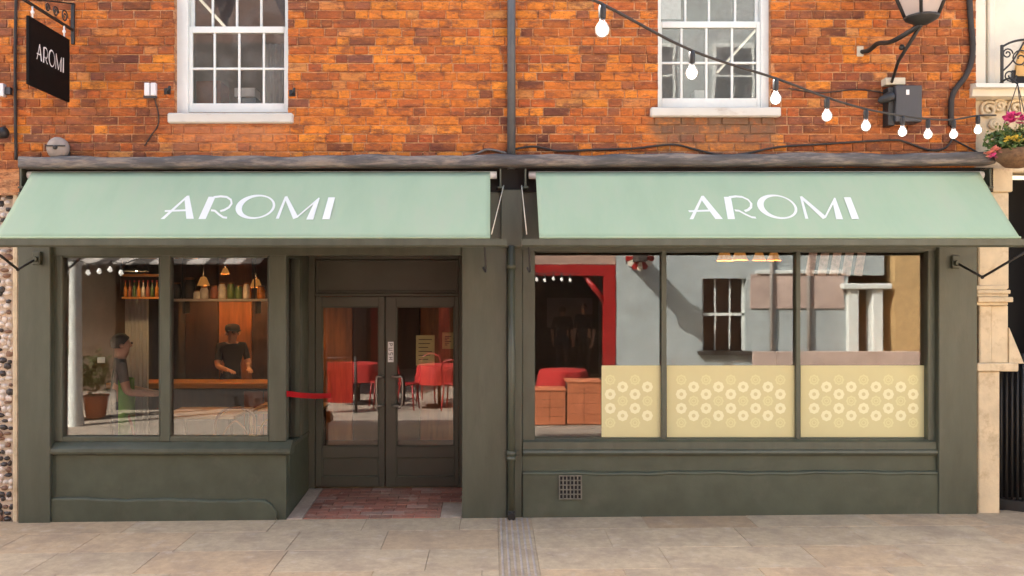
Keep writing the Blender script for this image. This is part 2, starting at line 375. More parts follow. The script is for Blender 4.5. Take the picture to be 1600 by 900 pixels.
# brick wall of the upper floor
WX0, WX1 = P(-90, 0).x, P(1525, 0).x; WZ0, WZ1 = P(0, 262).z, 5.2
OPEN = [(P(272, 0).x, P(450, 0).x, P(0, 176).z, 5.6), (P(1028, 0).x, P(1205, 0).x, P(0, 168).z, 5.6)]
wall = MB()
def wall_strips(mb, y0, y1, z0, z1):
    xs = [WX0]
    for o in OPEN: xs += [o[0], o[1]]
    xs.append(WX1)
    for i in range(0, len(xs), 2): mb.box(xs[i], xs[i + 1], y0, y1, z0, z1)
    for o in OPEN: mb.box(o[0], o[1], y0, y1, z0, o[2]); mb.box(o[0], o[1], y0, y1, o[3], z1) if z1 > o[3] else None
wall_strips(wall, .006, .20, WZ0 - .25, HB)
brick_wall = wall.build('brick_wall', M['mortar'], shop)
PAL = [((.66, .205, .032), 9), ((.74, .25, .036), 7.5), ((.52, .14, .032), 7), ((.40, .105, .033), 5.5), ((.29, .085, .036), 4.6), ((.15, .055, .034), 3.8), ((.21, .085, .056), 3.4), ((.60, .26, .08), 2.5)]
def noise2(x, z, s):
    return math.sin(x * 1.3 * s + 1.7) * math.cos(z * 1.9 * s + .4) * .6 + math.sin(x * .57 * s - z * 1.1 * s + 2.1) * .5
def brick_col(x, z):
    n = noise2(x, z, 1.4)
    wts = []
    for i, (c, w) in enumerate(PAL):
        darkness = (0.05, 0, .2, .5, .8, 1.0, .9, .2)[i]
        wts.append(w * math.exp(-1.1 * n * (darkness - .35) * 2.4 + .25 * darkness + (0.45 if x > 2.2 else 0) * (darkness - .3) + (.25 if x < -2.2 else 0) * (darkness - .3)))
    c = R.choices([p[0] for p in PAL], wts)[0]; t = R.uniform(.85, 1.15)
    return (c[0] * t, c[1] * t * R.uniform(.93, 1.07), c[2] * t)
CH, LS, LH, J = .0812, .230, .110, .0105
bricks = []
zr = WZ0 - .01; ri = 0
while zr < WZ1:
    drift = R.uniform(-.03, .03)
    x = WX0 - .3 + (0 if ri % 2 else (LS + LH) / 2 + .006) + drift; k = 0
    while x < WX1:
        L_ = (LS if k % 2 == 0 else LH) + R.uniform(-.012, .012)
        if R.random() < .16: L_ = LS if k % 2 else LH
        a, b = max(x, WX0), min(x + L_, WX1); z0, z1 = zr, zr + CH - J
        segs = [(a, b)]
        for (ox0, ox1, oz0, oz1) in OPEN:
            if z1 > oz0 + .03 and z0 < oz1:
                ns = []
                for (p, q) in segs:
                    if q <= ox0 or p >= ox1: ns.append((p, q))
                    else:
                        if p < ox0 - .02: ns.append((p, ox0))
                        if q > ox1 + .02: ns.append((ox1, q))
                segs = ns
        for (p, q) in segs:
            if q - p > .025: bricks.append((p, q, z0, z1))
        x += L_ + J; k += 1
    zr += CH; ri += 1
def brick_geo(w, h, seed):
    r = random.Random(seed); j = lambda s_: r.uniform(-s_, s_)
    y = -.004 + j(.0035); b = .006
    V = []
    for (sx, sz) in ((-1, -1), (1, -1), (1, 1), (-1, 1)): V.append((sx * w / 2 + j(.002), .02, sz * h / 2 + j(.0015)))
    for i in range(4): V.append((V[i][0], y + b, V[i][2]))
    tl = j(.002)
    for i in range(4):
        sx = (-1, 1, 1, -1)[i]; sz = (-1, -1, 1, 1)[i]
        V.append((V[i][0] - sx * b * r.uniform(.4, 1.6), y + tl * sx, V[i][2] - sz * b * r.uniform(.4, 1.4)))
    F = [(8, 9, 10, 11)] + [(i, (i + 1) % 4, 4 + (i + 1) % 4, 4 + i) for i in range(4)] + [(4 + i, 4 + (i + 1) % 4, 8 + (i + 1) % 4, 8 + i) for i in range(4)]
    return V, F
inview = [b for b in bricks if (b[2] + b[3]) / 2 < P(0, 0).z and P(0, 0).x < (b[0] + b[1]) / 2 and (b[0] + b[1]) / 2 < WX1 and b[1] - b[0] > LS - .03]
inview.sort(key=lambda b: ((b[0] + b[1]) / 2) ** 2 * .35 + ((b[2] + b[3]) / 2 - EYE) ** 2)
near = set(inview[:298])
variants = []
for i in range(36):
    V, F = brick_geo(LS, CH - J, i); me = bpy.data.meshes.new('brick'); me.from_pydata(V, [], F); me.update(); fix_normals(me); me.materials.append(M['brick']); variants.append(me)
far = MB(); fcol = []
for i, b in enumerate(bricks):
    cx, cz = (b[0] + b[1]) / 2, (b[2] + b[3]) / 2; c = brick_col(cx, cz)
    if b in near:
        o = bpy.data.objects.new('brick', R.choice(variants)); COL.objects.link(o); o.parent = brick_wall
        o.location = (cx, R.uniform(-.003, .002), cz); o.scale = ((b[1] - b[0]) / LS, 1, 1); o.color = (*c, 1)
    else:
        V, F = brick_geo(b[1] - b[0], b[3] - b[2], 100 + i); dy = R.uniform(-.003, .002)
        far.add([(v[0] + cx, v[1] + dy, v[2] + cz) for v in V], F); fcol += [(*c, 1)] * len(F)
fb = far.build('brick_field', M['brick_far'], brick_wall); fb['kind'] = 'stuff'
at = fb.data.attributes.new('bcol', 'FLOAT_COLOR', 'FACE')
for i, c in enumerate(fcol): at.data[i].color = c

# shell: body behind the facade and roof, rooms are hollow
sh = MB()
sh.box(WX0, WX1, 5.0, 5.2, -.3, HB)                              # back wall
sh.box(WX0, WX0 + .2, .2, 5.0, -.3, HB); sh.box(WX1 - .2, WX1, .2, 5.0, -.3, HB)
sh.box(WX0 + .2, WX1 - .2, .12, 5.0, 2.78, 3.0)                  # floor between the storeys
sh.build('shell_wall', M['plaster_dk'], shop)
rf = MB(); rf.prism_x([(-.35, HB - .05), (2.6, HB + 1.9), (5.5, HB - .05), (5.5, HB - .17), (2.6, HB + 1.75), (-.35, HB - .17)], WX0 - .1, WX1 + .1)
rf.build('roof', M['tile_roof'], shop)

# ---- sash windows
def sash(px0, px1, py_sill, bars_lo, bars_up, rail_py, rowbar_py, fr_l, fr_r, side):
    Yf = .075
    w = MB().box(0, 0, 0, 0, 0, 0) if False else MB()
    a = P(px0, py_sill, Yf); c = P(px1, py_sill, Yf); top = 5.6
    xa, xc = a.x - .05, c.x + .05
    gl, gr = P(fr_l, 0, Yf).x, P(fr_r, 0, Yf).x
    w.box(xa, gl, Yf, Yf + .09, a.z - .02, top, .004); w.box(gr, xc, Yf, Yf + .09, a.z - .02, top, .004)      # box frame
    fr = bpy.data.objects.new('sash_window', None); COL.objects.link(fr); fr.parent = shop; ORG[fr.name] = Vector((0, 0, 0))
    MB().box(xa, gl, Yf, Yf + .09, a.z - .02, top, .004).build('window_jamb', M['white'], fr); MB().box(gr, xc, Yf, Yf + .09, a.z - .02, top, .004).build('window_jamb', M['white'], fr)
    # lower sash, set forward of the frame face by nothing, upper sash deeper
    zb, zr_ = P(0, py_sill, Yf).z, P(0, rail_py, Yf + .03).z
    s = MB(); Ys = Yf + .02
    s.box(gl, gl + .035, Ys, Ys + .035, zb, zr_ + .03, .003); s.box(gr - .035, gr, Ys, Ys + .035, zb, zr_ + .03, .003)
    s.box(gl + .035, gr - .035, Ys, Ys + .035, zb, zb + .085, .003); s.box(gl + .035, gr - .035, Ys - .004, Ys + .035, zr_ - .03, zr_ + .03, .004)
    s.build('lower_sash', M['white'], fr)
    u = MB(); Yu = Ys + .045
    u.box(gl + .002, gl + .037, Yu, Yu + .035, zr_ - .02, top, .003); u.box(gr - .037, gr - .002, Yu, Yu + .035, zr_ - .02, top, .003)
    u.box(gl + .037, gr - .037, Yu, Yu + .035, zr_ - .02, zr_ + .04, .003); u.build('upper_sash', M['white'], fr)
    for b in bars_lo:
        x = P(b, 0, Ys).x; MB().box(x - .011, x + .011, Ys + .003, Ys + .03, zb + .085, zr_ - .03, .004).build('glazing_bar', M['white'], fr)
    zrow = P(0, rowbar_py, Ys).z
    MB().box(gl + .035, gr - .035, Ys + .006, Ys + .028, zrow - .011, zrow + .011, .004).build('glazing_bar', M['white'], fr)
    for b in bars_up:
        x = P(b, 0, Yu).x; MB().box(x - .011, x + .011, Yu + .003, Yu + .03, zr_ + .04, top, .004).build('glazing_bar', M['white'], fr)
    for zz in (zr_ + .42, zr_ + .80): MB().box(gl + .037, gr - .037, Yu + .006, Yu + .028, zz - .011, zz + .011, .004).build('glazing_bar', M['white'], fr)
    xs = [gl + .03] + [P(b, 0, Ys).x for b in bars_lo] + [gr - .03]; zs = [zb + .08, zrow, zr_ - .025]
    for i in range(len(xs) - 1):
        for k in range(2): MB().box(xs[i], xs[i + 1], Ys + .014, Ys + .018, zs[k], zs[k + 1]).build('pane', M['glass_up'], fr)
    xs = [gl + .03] + [P(b, 0, Yu).x for b in bars_up] + [gr - .03]; zs = [zr_ + .035, zr_ + .42, zr_ + .80, top]
    for i in range(len(xs) - 1):
        for k in range(3): MB().box(xs[i], xs[i + 1], Yu + .014, Yu + .018, zs[k], zs[k + 1]).build('pane', M['glass_up'], fr)
    return fr, zb
sw1, zb1 = sash(272, 450, 175, (335, 373.5, 412), (332, 370, 408), 47, 107, 294, 449, 0)
sl = MB(); sl.bpx(261, 457, 176, 192, -.055, .2, .012); sl.build('sill', M['sill'], sw1)
sw2, zb2 = sash(1028, 1205, 167, (1065, 1104, 1144), (1071, 1108, 1149), 39, 98, 1029, 1189, 1)
sl = MB(); sl.bpx(1017, 1221, 167, 182, -.055, .2, .012); sl.build('sill', M['sill'], sw2)
# upper rooms
up = MB()
for (xa, xb) in ((-3.6, -1.2), (.9, 3.2)):
    up.box(xa, xb, 2.6, 2.7, 3.0, 5.9); up.box(xa - .08, xa, .21, 2.7, 3.0, 5.9); up.box(xb, xb + .08, .21, 2.7, 3.0, 5.9)
    up.box(xa, xb, .21, 2.6, 5.3, 5.38)
up.build('room_wall', M['plaster'], shop)

# ---- shopfront joinery
jo = MB()
jo.bpx(28, 793, 300, 399, .0, .1, .0); jo.bpx(805, 1527, 300, 392, .0, .1, .0)
jo.build('fascia_board', M['paint'], shop)
Zf = lambda py, Y=0: P(0, py, Y).z
def pil(px0, px1, Yf, name='pilaster', m='paint', top=300, depth=.3):
    a = P(px0, 0, Yf); c = P(px1, 0, Yf)
    return MB().box(a.x, c.x, Yf, Yf + depth, gz(a.x) - .05, P(0, top, Yf).z, .006).build(name, M[m], shop)
pil(28, 78, -.05); pil(722, 792, -.03, depth=1.2); pil(792, 816, -.005, 'pilaster', depth=.3); pil(1467, 1527, -.045)
MB().bpx(783, 817, 296, 386, -.09, .08, .006).build('capital_block', M['paint'], shop)
# left display window
def window_left():
    Yf = .02; f = MB()
    f.bpx(79, 97, 398, 690, Yf, .11, .006); f.bpx(250, 265, 398, 690, Yf, .11, .006); f.bpx(420, 447, 398, 690, Yf, .11, .006)
    f.bpx(97.2, 249.8, 398, 402, Yf + .01, .1, .003); f.bpx(265.2, 419.8, 398, 402, Yf + .01, .1, .003)
    f.bpx(97.2, 249.8, 682, 690, Yf + .01, .1, .003); f.bpx(265.2, 419.8, 682, 690, Yf + .01, .1, .003)
    w = f.build('display_window', M['paint'], shop)
    for (a, b) in ((97, 250), (265, 420)):
        g_ = MB(); g_.bpx(a - 2, b + 2, 399, 687, Yf + .055, .008, 0); g_.build('pane', M['glass'], w)
        e = MB()
        for (q0, q1, r0, r1) in ((a, a + 2, 401, 683), (b - 2, b, 401, 683), (a + 2, b - 2, 401, 403), (a + 2, b - 2, 681, 683)): e.bpx(q0, q1, r0, r1, Yf + .04, .014, .001)
        e.build('glazing_bead', M['paint'], w)
    s = MB(); a = P(80, 711, -.03); c = P(451, 690, -.03)
    s.prism_x([(-.045, a.z + .012), (-.05, a.z + .03), (-.045, a.z + .055), (-.02, a.z + .075), (.05, c.z), (.13, c.z), (.13, a.z), (-.03, a.z)], P(80, 0, -.03).x, P(449, 0, -.03).x + .03)
    s.build('sill', M['paint'], w)
    return w
wl_ = window_left()
ri_ = MB(); a = P(79, 808, .0); c = P(448, 709, 0)
ri_.box(a.x, XR0 + .002, .0, .14, -.1, c.z + .01, .004); ri_.build('stall_riser', M['paint_lo'], shop)
pl = MB(); zt = P(0, 781).z; xa, xb = P(78, 0, -.03).x, P(432, 0, -.03).x
N_ = 40; prof = [(.0, -.1), (-.03, -.1), (-.03, 0), (-.027, .012), (-.018, .02), (-.008, .022), (0, .022)]
V = []; F = []
for i in range(N_ + 1):
    x = xa + (xb - xa) * i / N_; wob = .006 * math.sin(i * .37) + .003 * math.sin(i * 1.3)
    drop = max(0, (i - N_ * .94) / (N_ * .06)) ** 2 * .12
    for (y, z) in prof: V.append((x, y - .001, (z if z < -.05 else zt + z + wob - drop - i / N_ * .02)))
m_ = len(prof)
for i in range(N_):
    for k in range(m_ - 1): F.append((i * m_ + k, (i + 1) * m_ + k, (i + 1) * m_ + k + 1, i * m_ + k + 1))
F.append(tuple(range(m_))); F.append(tuple(N_ * m_ + k for k in range(m_)))
pl.add(V, F, False); pl.build('plinth', M['paint_lo'], shop)
# return side of the left window, in the recess
rt = MB(); x0 = XR0 - .11; x1 = XR0 - .002
zs_ = P(0, 698, .05).z
rt.box(x0, x1, .16, 1.0, -.1, zs_ - .04, .004); rt.build('return_riser', M['paint_lo'], shop)
rw = MB(); rw.box(x0, x1 + .012, .10, 1.0, zs_ - .04, zs_, .006); rw.box(x0, x1, .60, .70, zs_, 2.47, .005); rw.box(x0, x1, .13, .60, 2.40, 2.47, .004); rw.box(x0, x1, .70, 1.0, zs_, 2.47, .004)
rwo = rw.build('return_window', M['paint'], shop)
MB().box(x0 + .05, x0 + .058, .13, .60, zs_, 2.41).build('pane', M['glass'], rwo)
# recess soffit and right cheek are board
so = MB(); so.box(XR0 - .1, XR1, .105, 1.15, 2.475, 2.6); so.build('soffit', M['paint'], shop)
# door screen
ds = MB()
z_tr = P(0, 461, 1.0).z; zt0 = P(0, 400, 1.0).z; zd0 = P(0, 761, 1.0).z
xl, xr = XR0 - .02, XR1 + .02
dl0, dl1, dr1 = P(492, 0, 1).x, P(601.5, 0, 1).x, P(717, 0, 1).x
ds.box(xl, dl0, 1.0, 1.09, zd0 - .05, zt0 + .06, .005); ds.box(dr1, xr, 1.0, 1.09, zd0 - .05, zt0 + .06, .005)
ds.box(dl0, dr1, 1.0, 1.09, z_tr - .012, z_tr + .02, .005); ds.box(dl0, dr1, 1.0, 1.09, zt0 - .035, zt0 + .06, .005)
ds.box(dl0, dr1, 1.035, 1.07, z_tr + .02, zt0 - .035, .002)
for (q0, q1, r0, r1) in ((dl0 + .003, dl0 + .03, z_tr + .023, zt0 - .038), (dr1 - .03, dr1 - .003, z_tr + .023, zt0 - .038), (dl0 + .03, dr1 - .03, z_tr + .023, z_tr + .045), (dl0 + .03, dr1 - .03, zt0 - .06, zt0 - .038)):
    ds.box(q0, q1, 1.018, 1.034, r0, r1, .004)
ds.build('door_frame', M['door'], shop)
def leaf(px0, px1, g0, g1, handle_px, side):
    Y = 1.01; x0, x1 = P(px0, 0, Y).x, P(px1, 0, Y).x; a, b = P(g0, 0, Y).x, P(g1, 0, Y).x
    zg1, zg0 = P(0, 479, Y).z, P(0, 698, Y).z; zp1, zp0 = P(0, 715, Y).z, P(0, 745, Y).z
    d = MB(); T = Y + .045; zb, zt = zd0, z_tr - .016
    d.box(x0, a, Y, T, zb, zt, .003); d.box(b, x1, Y, T, zb, zt, .003); d.box(a, b, Y, T, zg1, zt, .003)
    d.box(a, b, Y, T, zp1, zg0, .003); d.box(a, b, Y, T, zb, zp0, .003); d.box(a, b, Y + .016, T - .008, zp0, zp1)
    o = d.build('door', M['door'], shop)
    MB().box(a - .005, b + .005, Y + .02, Y + .027, zg0 - .004, zg1 + .004).build('pane', M['glass'], o)
    e = MB()
    for (q0, q1, r0, r1) in ((a, a + .012, zg0, zg1), (b - .012, b, zg0, zg1), (a + .012, b - .012, zg1 - .012, zg1), (a + .012, b - .012, zg0, zg0 + .012),
                             (a, a + .012, zp0, zp1), (b - .012, b, zp0, zp1), (a + .012, b - .012, zp1 - .012, zp1), (a + .012, b - .012, zp0, zp0 + .012)):
        e.box(q0, q1, Y + .004, Y + .018, r0, r1, .003)
    e.build('glazing_bead', M['steel'] if False else M['paint'], o)
    return o
dL = leaf(493, 601, 503, 592, 0, 0); dR = leaf(602.5, 716.5, 619, 710, 0, 1)
for (o, pxs) in ((dR, (613, 628)), (dL, (597, 588))):
    xa, xb = P(pxs[0], 0, .95).x, P(pxs[1], 0, .93).x; z1, z0 = P(0, 589, .95).z, P(0, 634, .95).z
    h = MB(); h.tube(spline([(xa, 1.01, z1), (xa, .965, z1), ((xa + xb) / 2, .945, z1), (xb, .94, z1 - .02), (xb, .94, z0 + .02), ((xa + xb) / 2, .945, z0), (xa, .965, z0), (xa, 1.01, z0)], 5), .011, 8)
    h.build('handle', M['steel'], o)
ps = MB(); ps.bpx(606, 615, 534, 566, .999, .01, .001); pso = ps.build('push_plate', M['whitep'], dR)
# raised letters reading downwards on the plate
lt = MB(); x = P(610.5, 0, .998).x; zt = P(0, 537, .998).z
def strokes(mb, segs, cx, cz, s, y, w=.006):
    for (a, b, c, d) in segs:     # letters turned a quarter
        p = Vector((cx + (b - .5) * s, y, cz - a * s * .8)); q = Vector((cx + (d - .5) * s, y, cz - c * s * .8)); mb.tube([p, q], w / 2, 5)
LET = {'P': [(0, 0, 0, 1), (0, 1, .7, .8), (.7, .8, .7, .5), (.7, .5, 0, .45)], 'U': [(0, 1, 0, 0), (0, 0, .7, 0), (.7, 0, .7, 1)], 'S': [(.7, 1, 0, 1), (0, 1, 0, .5), (0, .5, .7, .5), (.7, .5, .7, 0), (.7, 0, 0, 0)], 'H': [(0, 0, 0, 1), (.7, 0, .7, 1), (0, .5, .7, .5)]}
for i, ch in enumerate('PUSH'): strokes(lt, LET[ch], x, zt - i * .047, .038, .9985)
lt.build('plate_lettering', M['greybox'], pso)
# right display window
def window_right():
    Yf = .02; f = MB()
    f.bpx(816, 836, 390, 688, Yf, .14, .006); f.bpx(1033.5, 1041.5, 390, 688, Yf + .03, .1, .005); f.bpx(1244, 1251, 390, 688, Yf + .03, .1, .005); f.bpx(1450, 1468, 390, 688, Yf, .14, .006)
    for (a, b) in ((836.2, 1033.3), (1041.7, 1243.8), (1251.2, 1449.8)):
        f.bpx(a, b, 389, 394, Yf + .035, .1, .003); f.bpx(a, b, 684, 689, Yf + .035, .1, .003)
    w = f.build('display_window', M['paint'], shop)
    for (a, b) in ((836, 1034), (1041, 1245), (1250, 1450)):
        g_ = MB(); g_.bpx(a - 1, b + 1, 391, 687, Yf + .075, .008, 0); g_.build('pane', M['glass'], w)
    s = MB(); z0, z1 = P(0, 712, -.03).z, P(0, 688, -.02).z
    s.prism_x([(-.03, z0 + .01), (-.035, z0 + .025), (-.028, z0 + .045), (-.01, z0 + .055), (-.008, z1 - .02), (.03, z1), (.16, z1), (.16, z0), (-.02, z0)], P(817, 0, -.03).x, P(1466, 0, -.03).x)
    s.build('sill', M['paint'], w); return w
wr_ = window_right()
rr2 = MB(); rr2.box(P(816, 0).x, P(1468, 0).x, .002, .15, -.1, P(0, 711, 0).z, .004); rr2.build('stall_riser', M['paint_lo'], shop)
pl = MB(); V = []; F = []; xa, xb = P(817, 0, -.02).x, P(1465, 0, -.02).x; zt = P(0, 741, -.02).z; N_ = 60
VENT = (P(874, 0, -.025).x, P(908, 0, -.025).x, P(0, 779, -.025).z, P(0, 743, -.025).z)
prof = [(.003, -.1), (-.028, -.1), (-.028, -.012), (-.034, 0), (-.030, .012), (-.018, .020), (-.004, .022), (.003, .022)]
for i in range(N_ + 1):
    x = xa + (xb - xa) * i / N_; wob = .005 * math.sin(i * .31) + .003 * math.sin(i * .9 + 1)
    for (y, z) in prof: V.append((x, y, (z if z < -.05 else zt + z + wob + i / N_ * .012)))
m_ = len(prof)
for i in range(N_):
    for k in range(m_ - 1): F.append((i * m_ + k, (i + 1) * m_ + k, (i + 1) * m_ + k + 1, i * m_ + k + 1))
F.append(tuple(range(m_))); F.append(tuple(N_ * m_ + k for k in range(m_)))
pl.add(V, F, False); pl.build('plinth', M['paint_lo'], shop)
# air brick grille
vg = MB(); x0, x1, z0, z1 = VENT; y = -.030
vg.box(x0, x1, y - .004, y + .006, z0, z1, .002)
vgo = vg.build('air_vent', M['dark'], shop)
vb = MB()
for k in range(7): xx = x0 + (x1 - x0) * k / 6; vb.box(xx - .006, xx + .006, y - .016, y - .004, z0 - .004, z1 + .004, .002)
for k in range(6): zz = z0 + (z1 - z0) * k / 5; vb.box(x0 - .006, x1 + .006, y - .013, y - .005, zz - .006, zz + .006, .002)
vb.build('vent_grid', mat('vent_grey', (.15, .14, .11), .8, .3, 20), vgo)
# lead flashing over the shopfront
lf = MB(); N_ = 90; V = []; F = []
prof = [(.0, .02), (-.10, .012), (-.19, .0), (-.205, -.02), (-.205, -.085), (-.195, -.10), (-.02, -.10)]
xa, xb = P(28, 0, -.2).x, P(1556, 0, -.2).x
for i in range(N_ + 1):
    t = i / N_; x = xa + (xb - xa) * t; z = P(0, 245 - 7 * t, -.2).z
    w1 = .006 * math.sin(i * .45) + .005 * math.sin(i * 1.13 + 2) + R.uniform(-.003, .003); w2 = .004 * math.sin(i * .7 + 1) + R.uniform(-.002, .002)
    for k, (y, dz) in enumerate(prof): V.append((x, y + (w2 if k > 1 else 0), z + dz + (w1 if k < 4 else w1 * .3)))
m_ = len(prof)
for i in range(N_):
    for k in range(m_ - 1): F.append((i * m_ + k, (i + 1) * m_ + k, (i + 1) * m_ + k + 1, i * m_ + k + 1))
F.append(tuple(range(m_))); F.append(tuple(N_ * m_ + k for k in range(m_)))
lf.add(V, F, True); lf.build('lead_flashing', M['lead'], shop)
bb = MB(); bb.bpx(30, 1552, 262, 300, -.02, .019, .0); bb.build('fascia_shadow', M['dark'], shop)  # black strip standing in for the shadow under the flashing

# ------------------------------------------------------------------ window film with printed rings
def ring_mesh(mb, c, ro, ri_, y, n=24, lobes=8, amp=.06):
    V = []; F = []
    for k in range(n):
        a = 2 * math.pi * k / n; r = ro * (1 + amp * math.cos(lobes * a))
        V += [(c.x + r * math.cos(a), y, c.z + r * math.sin(a)), (c.x + ri_ * math.cos(a), y, c.z + ri_ * math.sin(a))]
    for k in range(n): q = (k + 1) % n; F.append((2 * k, 2 * q, 2 * q + 1, 2 * k + 1))
    mb.add(V, F)
def film(px0, px1, cols, first, label):
    Y = .0925
    f = MB(); f.bpx(px0, px1, 571, 684, Y, .0012, 0); o = f.build('window_film', M['film'], None, P(px0, 684, Y))
    tag(o, label, 'window film', 'patterned films on the display window panes')
    bold = MB(); faint = MB()
    # printed on the outward face; the film is stuck behind the pane
    for i in range(cols):
        x = first + i * 19.35
        odd = i % 2 == 0
        for (py, b) in ([(593.5, 0), (616, 1), (638, 1), (660.5, 0)] if odd else [(604.5, 1), (626.5, 0), (649.5, 1)]):
            c = P(x, py, Y); mb = bold if b else faint
            if b: mb = MB(); ring_mesh(mb, c, .0495, .018, Y - .0006); mb.build('printed_ring', M['film_ring'], o)
            else:
                mb = MB(); ring_mesh(mb, c, .047, .031, Y - .0006, amp=.10); ring_mesh(mb, c, .024, .013, Y - .0006, amp=.12); mb.build('faint_ring', M['film_faint'], o)
film(940, 1034, 4, 953.5, 'narrow sand coloured film with pale rings on the pane next to the drainpipe')
film(1042, 1243, 9, 1064.5, 'sand coloured film with pale rings on the middle pane')
film(1251, 1449, 9, 1272, 'sand coloured film with pale rings on the pane nearest the cream stone pilaster')

# ------------------------------------------------------------------ awnings with lettering
GLY = []      # polygons in the pixel frame of the left awning, read off at 5.333x from (240, 290)
def band(pts, w):
    pts = [Vector(p) for p in pts]; L_ = []; Rr = []
    for i, p in enumerate(pts):
        t = (pts[min(i + 1, len(pts) - 1)] - pts[max(i - 1, 0)]).normalized(); n = Vector((-t.y, t.x)); ww = (w[i] if isinstance(w, list) else w) / 2
        L_.append(p + n * ww); Rr.append(p - n * ww)
    return [[tuple(L_[i]), tuple(L_[i + 1]), tuple(Rr[i + 1]), tuple(Rr[i])] for i in range(len(pts) - 1)]
GLY += [[(278, 82), (298, 82), (88, 275), (56, 275)]], [[(256, 104), (296, 80), (334, 274), (272, 274)]], band([(92, 208), (272, 203)], 15)
GLY += [[(458, 92), (516, 92), (433, 277), (373, 277)]], band([(500, 96), (560, 89), (610, 94), (644, 117), (650, 148), (628, 180), (590, 202), (555, 212)], 17), band([(478, 205), (510, 209), (545, 240), (580, 264), (612, 268)], 17)
ov = []
for k in range(48):
    a = 2 * math.pi * k / 48; ca, sa = math.cos(a), math.sin(a)
    o_ = (848 + 163 * ca + 26 * sa, 177 - 103 * sa); i_ = (864 + 126 * ca + 26 * sa, 177 - 88 * sa); ov.append((o_, i_))
GLY.append([[ov[k][0], ov[(k + 1) % 48][0], ov[(k + 1) % 48][1], ov[k][1]] for k in range(48)])
GLY += [[(1094, 88), (1112, 88), (1044, 277), (1018, 277)]], [[(1090, 100), (1112, 84), (1206, 262), (1164, 280)]], [[(1164, 280), (1186, 262), (1376, 96), (1384, 106), (1196, 268)]], [[(1336, 140), (1384, 98), (1330, 282), (1272, 282)]], [[(1456, 95), (1512, 95), (1466, 279), (1404, 279)]]
AW_T, AW_F = -.14, -.75        # back and front of the cloth
AZ_T, AZ_F = P(0, 269, AW_T).z, P(0, 372, AW_F).z
def awn_uv(px, py):            # photograph pixel -> point of the cloth plane (x, v), v = 0 at the wall
    d = Vector(((px - VX) / (CAM_D * SC), 1.0, (VY - py) / (CAM_D * SC)))
    # plane through (AW_T, AZ_T), (AW_F, AZ_F)
    ny, nz = AZ_T - AZ_F, -(AW_T - AW_F)
    t = ((AW_T + CAM_D) * ny + (AZ_T - EYE) * nz) / (d.y * ny + d.z * nz)
    y = -CAM_D + t; return d.x * t, (AW_T - y) / (AW_T - AW_F)
def cloth_pt(x, v, lift=0.0, ph=0.0):
    nrm = Vector((0, -(AZ_T - AZ_F), (AW_T - AW_F))).normalized()
    sag = -.010 * math.sin(math.pi * v) + .0025 * math.sin(x * 2.3 + ph) * math.sin(math.pi * v) + .0015 * math.sin(x * 7.1 + ph + v * 3) * v + .0022 * math.sin(x * 3.7 - v * 5 + ph) * math.sin(math.pi * v)
    return Vector((x, AW_T + (AW_F - AW_T) * v, AZ_T + (AZ_F - AZ_T) * v)) + nrm * (sag + lift)
def text_ref():
    out = []
    for gl in GLY: out.append([[awn_uv(240 + p[0] / 5.3333, 290 + p[1] / 5.3333) for p in poly] for poly in gl])
    return out
LETTER_SETS = [(0, 1, 2), (3, 4, 5), (6,), (7, 8, 9, 10), (11,)]
TEXT = text_ref(); TXL = awn_uv(240 + 56 / 5.3333, 341)[0]
def awning(px0, px1, dx_text, ph, label, bar0, bar1):
    x0, x1 = P(px0, 0, AW_T).x, P(px1, 0, AW_T).x
    a = thing('awning', label, 'awning', ((x0 + x1) / 2, AW_T, AZ_T), 'green awnings over the shopfront')
    nu, nv = 90, 12; mb = MB(); V = []; F = []
    for j in range(nv + 1):
        for i in range(nu + 1): V.append(cloth_pt(x0 + (x1 - x0) * i / nu, j / nv, 0, ph))
    for j in range(nv):
        for i in range(nu): q = j * (nu + 1) + i; F.append((q, q + 1, q + nu + 2, q + nu + 1))
    mb.add(V, F, True); c = mb.build('canopy_cloth', M['awning'], a)
    s = c.modifiers.new('thick', 'SOLIDIFY'); s.thickness = .003; s.offset = -1
    h = MB()                                               # rolled hem over the front bar
    h.tube([(x0, AW_F - .004, AZ_F + .004), (x1, AW_F - .004, AZ_F + .004)], .011, 8); h.build('hem', M['awning'], a)
    lift = .0035
    for group_ in LETTER_SETS:
        t = MB()
        for gi in group_:
            for poly in TEXT[gi]: t.add([cloth_pt(u + dx_text, v, lift, ph) for (u, v) in poly], [tuple(range(len(poly)))])
            lift += .0004
        t.build('letter', M['letters'], a)
    b = MB(); b0, b1 = P(bar0, 0, AW_F).x, P(bar1, 0, AW_F).x
    b.prism_x([(AW_F - .02, AZ_F - .008), (AW_F + .03, AZ_F - .008), (AW_F + .03, AZ_F - .075), (AW_F - .005, AZ_F - .075), (AW_F - .02, AZ_F - .06)], b0, b1); b.build('front_bar', M['paint'], a)
    r = MB(); r.tube([(x0 - .06, AW_T + .05, AZ_T - .02), (x1 + .06, AW_T + .05, AZ_T - .02)], .035, 12); r.build('roller', M['whitep'], a)
    for xx in (x0 - .10, x1 + .085):
        cs = MB(); cs.box(xx, xx + .015, AW_T - .02, -.02, AZ_T - .13, AZ_T + .03, .002); cs.box(xx - .02, xx + .035, AW_T - .02, -.02, AZ_T - .145, AZ_T - .1305, .002); cs.build('end_bracket', M['paint'], a)
    return a
awL = awning(50, 766, 0.0, 0.3, 'pale green awning with white lettering over the entrance door', -60, 792)
awR = awning(837, 1530, awn_uv(1060 + 108 / 5.3333, 341)[0] - awn_uv(240 + 72 / 5.3333, 341)[0], 2.1, 'pale green awning with white lettering over the three-pane window', 815, 1660)
